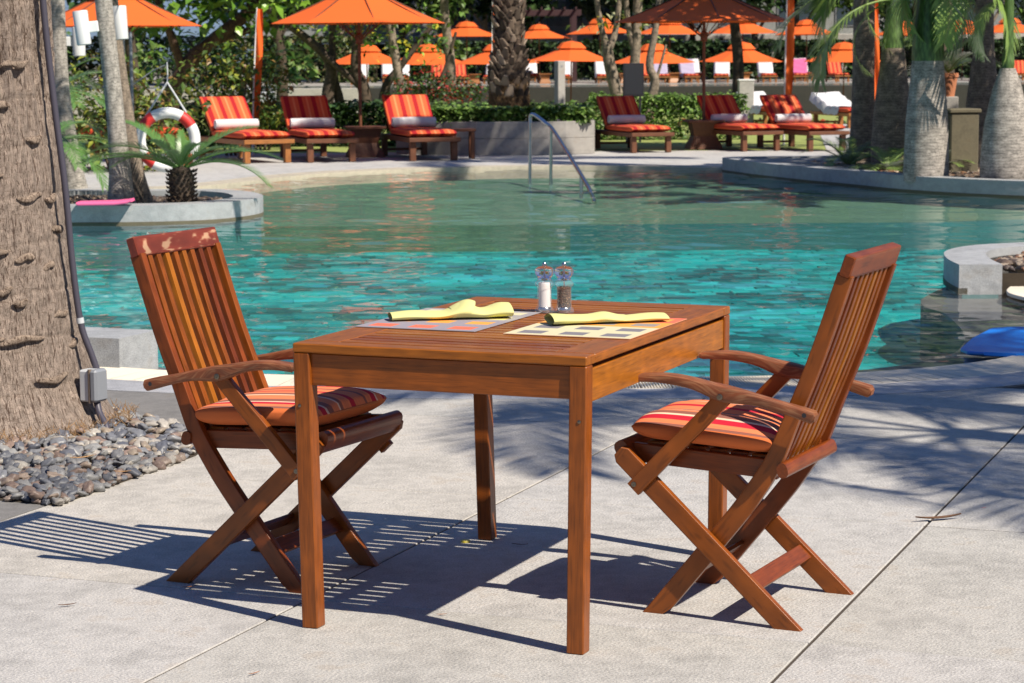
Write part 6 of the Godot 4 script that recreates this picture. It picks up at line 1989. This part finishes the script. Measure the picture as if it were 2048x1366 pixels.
	var green := [Color(0.04, 0.08, 0.02), Color(0.07, 0.12, 0.03), Color(0.10, 0.12, 0.04), Color(0.14, 0.11, 0.05)]
	hedge("tall dry-leaved hedge beyond the pale pool wall at the left", Vector3(-26, 0.1, -110), Vector3(-6.2, 2.3, -107.5), 6500, 0.34, green)
	hedge("clipped dark hedge in front of the pale building", Vector3(-6.0, 0.1, -112.5), Vector3(27, 2.0, -111.2), 8000, 0.34, [Color(0.03, 0.06, 0.02), Color(0.05, 0.09, 0.03), Color(0.02, 0.035, 0.012)])
	hedge("red-flowered low planting below the dark pool wall", Vector3(-5.5, -1.0, -62), Vector3(9.5, -0.36, -60.5), 4200, 0.17, [Color(0.04, 0.08, 0.02), Color(0.06, 0.10, 0.02), Color(0.10, 0.14, 0.03), Color(0.45, 0.05, 0.02)])

func make_shade_palms() -> void:
	rng.seed = 1400
	var mid := leaf_mesh(0.55, 0.2)
	var deep := [Color(0.03, 0.07, 0.015), Color(0.05, 0.10, 0.02), Color(0.02, 0.045, 0.012), Color(0.08, 0.14, 0.03)]
	var tall := [[-15.5, -58.0, "tall spreading tree at the far left, behind the big rough trunk"], [-10.2, -62.0, "tall tree with a dark trunk behind the life ring"], [-6.6, -66.0, "tall tree with a dark trunk left of the many-stemmed tree"], [-1.9, -70.0, "tall tree with a grey trunk left of the rough date palm"], [6.4, -66.0, "tall tree with a dark trunk right of the shaded parasol's pole"], [10.6, -60.0, "tall tree with a dark trunk between the second and middle bottle palms"], [14.5, -63.0, "tall tree with a dark trunk beyond the pale bottle palm"], [19.0, -57.0, "tall spreading tree at the far right"]]
	for i in tall.size():
		var x: float = tall[i][0]
		var z: float = tall[i][1]
		var h := rng.randf_range(9.5, 13.0)
		tree("tall_tree", tall[i][2], [[[Vector3(x, -1.0, z), Vector3(x + 0.1, 1.0, z), Vector3(x - 0.1, 3.5, z), Vector3(x, h - 2.0, z)], [0.20, 0.09]], [[Vector3(x, 3.2, z), Vector3(x + 1.0, 4.4, z), Vector3(x + 2.2, 6.0, z)], [0.10, 0.04]], [[Vector3(x, 3.6, z), Vector3(x - 1.2, 5.0, z), Vector3(x - 2.2, 6.4, z)], [0.10, 0.04]]], M.trunk_grey if i == 3 else M.trunk_dark, [[Vector3(x, 4.6, z), Vector3(2.6, 1.3, 2.2)], [Vector3(x + 2.0, 6.6, z), Vector3(2.2, 1.6, 2.0)], [Vector3(x - 2.0, 6.9, z), Vector3(2.2, 1.7, 2.0)], [Vector3(x, h - 2.2, z), Vector3(3.0, 2.2, 2.6)]], 5200, 0.36, deep, M.leaf, mid, "tree", "tall shade trees beyond the garden")
	var fa := frond_mesh(2.5, 46, 0.62, 1.5, 0.040, 0.15, 0.12, 0.2)
	var fb := frond_mesh(2.2, 42, 0.55, 1.9, 0.036, 0.1, 0.16, 0.2)
	var fc := frond_mesh(1.9, 40, 0.52, 1.2, 0.038, 0.3, 0.08, 0.2)
	var spots := [[Vector3(5.35, 0, -6.1), 4.7, 11, "grey palm leaning over the patio from the right, nearer one"], [Vector3(4.75, 0, -7.3), 5.2, 11, "grey palm leaning over the patio from the right, farther one"], [Vector3(6.3, 0, -9.4), 4.6, 14, "grey palm beside the curved kerb at the right of the pool"]]
	for i in spots.size():
		var e: Array = spots[i]
		var p := thing("patio_palm", e[3], "palm tree", e[0], 0.0, "palms shading the patio from the right")
		var mb := MB.new()
		mb.tube(curve([Vector3(0, 0, 0), Vector3(-0.05, 1.5, 0), Vector3(-0.2, 3.0, 0.05), Vector3(-0.45, e[1], 0.1)], 8), [0.18, 0.15, 0.14, 0.13, 0.12, 0.11], 18)
		obj("trunk", mb, M.ringed, p)
		for k in e[2]: add_frond([fa, fb, fc][k % 3], M.frond, p, Vector3(-0.45, e[1], 0.1), TAU * k / e[2] + i, rng.randf_range(-0.15, 0.95), 0.0, rng.randf_range(0.85, 1.12))

func make_litter() -> void:
	rng.seed = 1500
	var leaves := [[Vector3(1.34, 0.004, -7.12), 0.16, 0.3, "curled brown dry leaf on the slab joint right of the right armchair"], [Vector3(-0.62, 0.003, -5.35), 0.035, 0.8, "tiny brown leaf on the slab at the bottom left"], [Vector3(-0.19, 0.003, -5.92), 0.03, 0.2, "tiny orange leaf beside the long joint left of the front table leg"], [Vector3(0.02, 0.003, -6.78), 0.05, -0.2, "small dark twig beside the back table leg"], [Vector3(-0.9, 0.003, -6.25), 0.05, 0.5, "small red-brown leaf left of the left armchair"], [Vector3(1.52, 0.003, -7.3), 0.02, 0.5, "tiny orange petal on the right patio slab"], [Vector3(-1.2, 0.003, -6.05), 0.05, 0.4, "dark dry leaf near the left picture edge"], [Vector3(-1.52, 0.06, -8.0), 0.09, 0.6, "orange-brown dry leaf on the pebbles near the trunk"], [Vector3(-1.34, 0.05, -7.78), 0.06, 0.1, "tan dry leaf on the pebbles beside the slab edge"]]
	for i in leaves.size():
		var e: Array = leaves[i]
		var l: float = e[1]
		var mb := MB.new()
		mb.grid(8, 3, func(u: float, v: float) -> Array:
			var w := sin(PI * clampf(u * 0.96 + 0.02, 0.0, 1.0)) * l * 0.16
			return [Vector3((u - 0.5) * l, l * 0.10 * (pow(u - 0.5, 2.0) * 2.0 + absf(v - 0.5) * 0.8) + 0.001, (v - 0.5) * w), Vector2(u, v)])
		var o := obj("fallen_leaf", mb, [M.leaf_tan2, M.leaf_brown, M.leaf_brown, M.leaf_tan2, M.leaf_brown, M.red, M.leaf_tan2, M.leaf_tan, M.leaf_tan][i])
		o.position = e[0]
		o.rotation.y = e[2]
		tag(o, e[3], "leaf", "fallen leaves")
	var cap := MB.new()
	cap.lathe([Vector2(0, 0.006), Vector2(0.013, 0.006), Vector2(0.0145, 0.003), Vector2(0.0155, 0.0), Vector2(0.0, 0.001)], 21)
	var o := obj("crown_cork", cap, mat(lin(0.45, 0.38, 0.05), 0.4))
	o.position = Vector3(-0.145, 0.001, -6.84)
	tag(o, "yellow bottle cap lying under the table beside the back leg", "bottle cap")

func _ready() -> void:
	rng.seed = 1
	# camera
	var cam := Camera3D.new()
	cam.name = "camera"
	var at := CameraAttributesPhysical.new()
	at.frustum_focal_length = 80.82
	at.frustum_near = 0.1
	at.frustum_far = 1500.0
	at.frustum_focus_distance = 6.3
	at.exposure_aperture = 14.0
	cam.attributes = at
	cam.fov = 16.89
	cam.near = 0.1
	cam.far = 1500.0
	cam.position = Vector3(0, 1.47, 0)
	cam.rotation = Vector3(-0.1248, 0, -0.006)
	add_child(cam)
	# sky and exposure
	var env := Environment.new()
	var sky := Sky.new()
	var ps := ProceduralSkyMaterial.new()
	ps.sky_top_color = Color(0.34, 0.51, 0.80)
	ps.sky_horizon_color = Color(0.72, 0.82, 0.93)
	ps.sky_curve = 0.14
	ps.ground_bottom_color = Color(0.20, 0.19, 0.17)
	ps.ground_horizon_color = Color(0.55, 0.60, 0.62)
	ps.energy_multiplier = 0.42
	sky.sky_material = ps
	env.background_mode = Environment.BG_SKY
	env.sky = sky
	env.tonemap_mode = Environment.TONE_MAPPER_LINEAR
	env.tonemap_exposure = 1.40
	env.sdfgi_enabled = true
	env.ssao_enabled = true
	env.ssil_enabled = true
	var we := WorldEnvironment.new()
	we.name = "environment"
	we.environment = env
	add_child(we)
	# sun: behind the camera, to the right, nearly fifty degrees up
	var sun := DirectionalLight3D.new()
	sun.name = "sun"
	sun.light_color = Color(1.0, 0.96, 0.90)
	sun.light_energy = 1.6
	sun.light_angular_distance = 0.55
	sun.shadow_enabled = true
	add_child(sun)
	sun.look_at_from_position(Vector3.ZERO, Vector3(-0.500, -0.74, -0.440), Vector3.UP)
	make_materials()
	# large structure
	make_terrain()
	make_pool()
	make_patio()
	make_island_left()
	make_island_right()
	make_mid_planter()
	make_far_side()
	make_gardens()
	make_palm_bed()
	make_shade_palms()
	# objects
	make_table()
	make_chairs()
	make_loungers()
	make_life_ring()
	make_pool_things()
	# small details
	place_setting()
	make_litter()
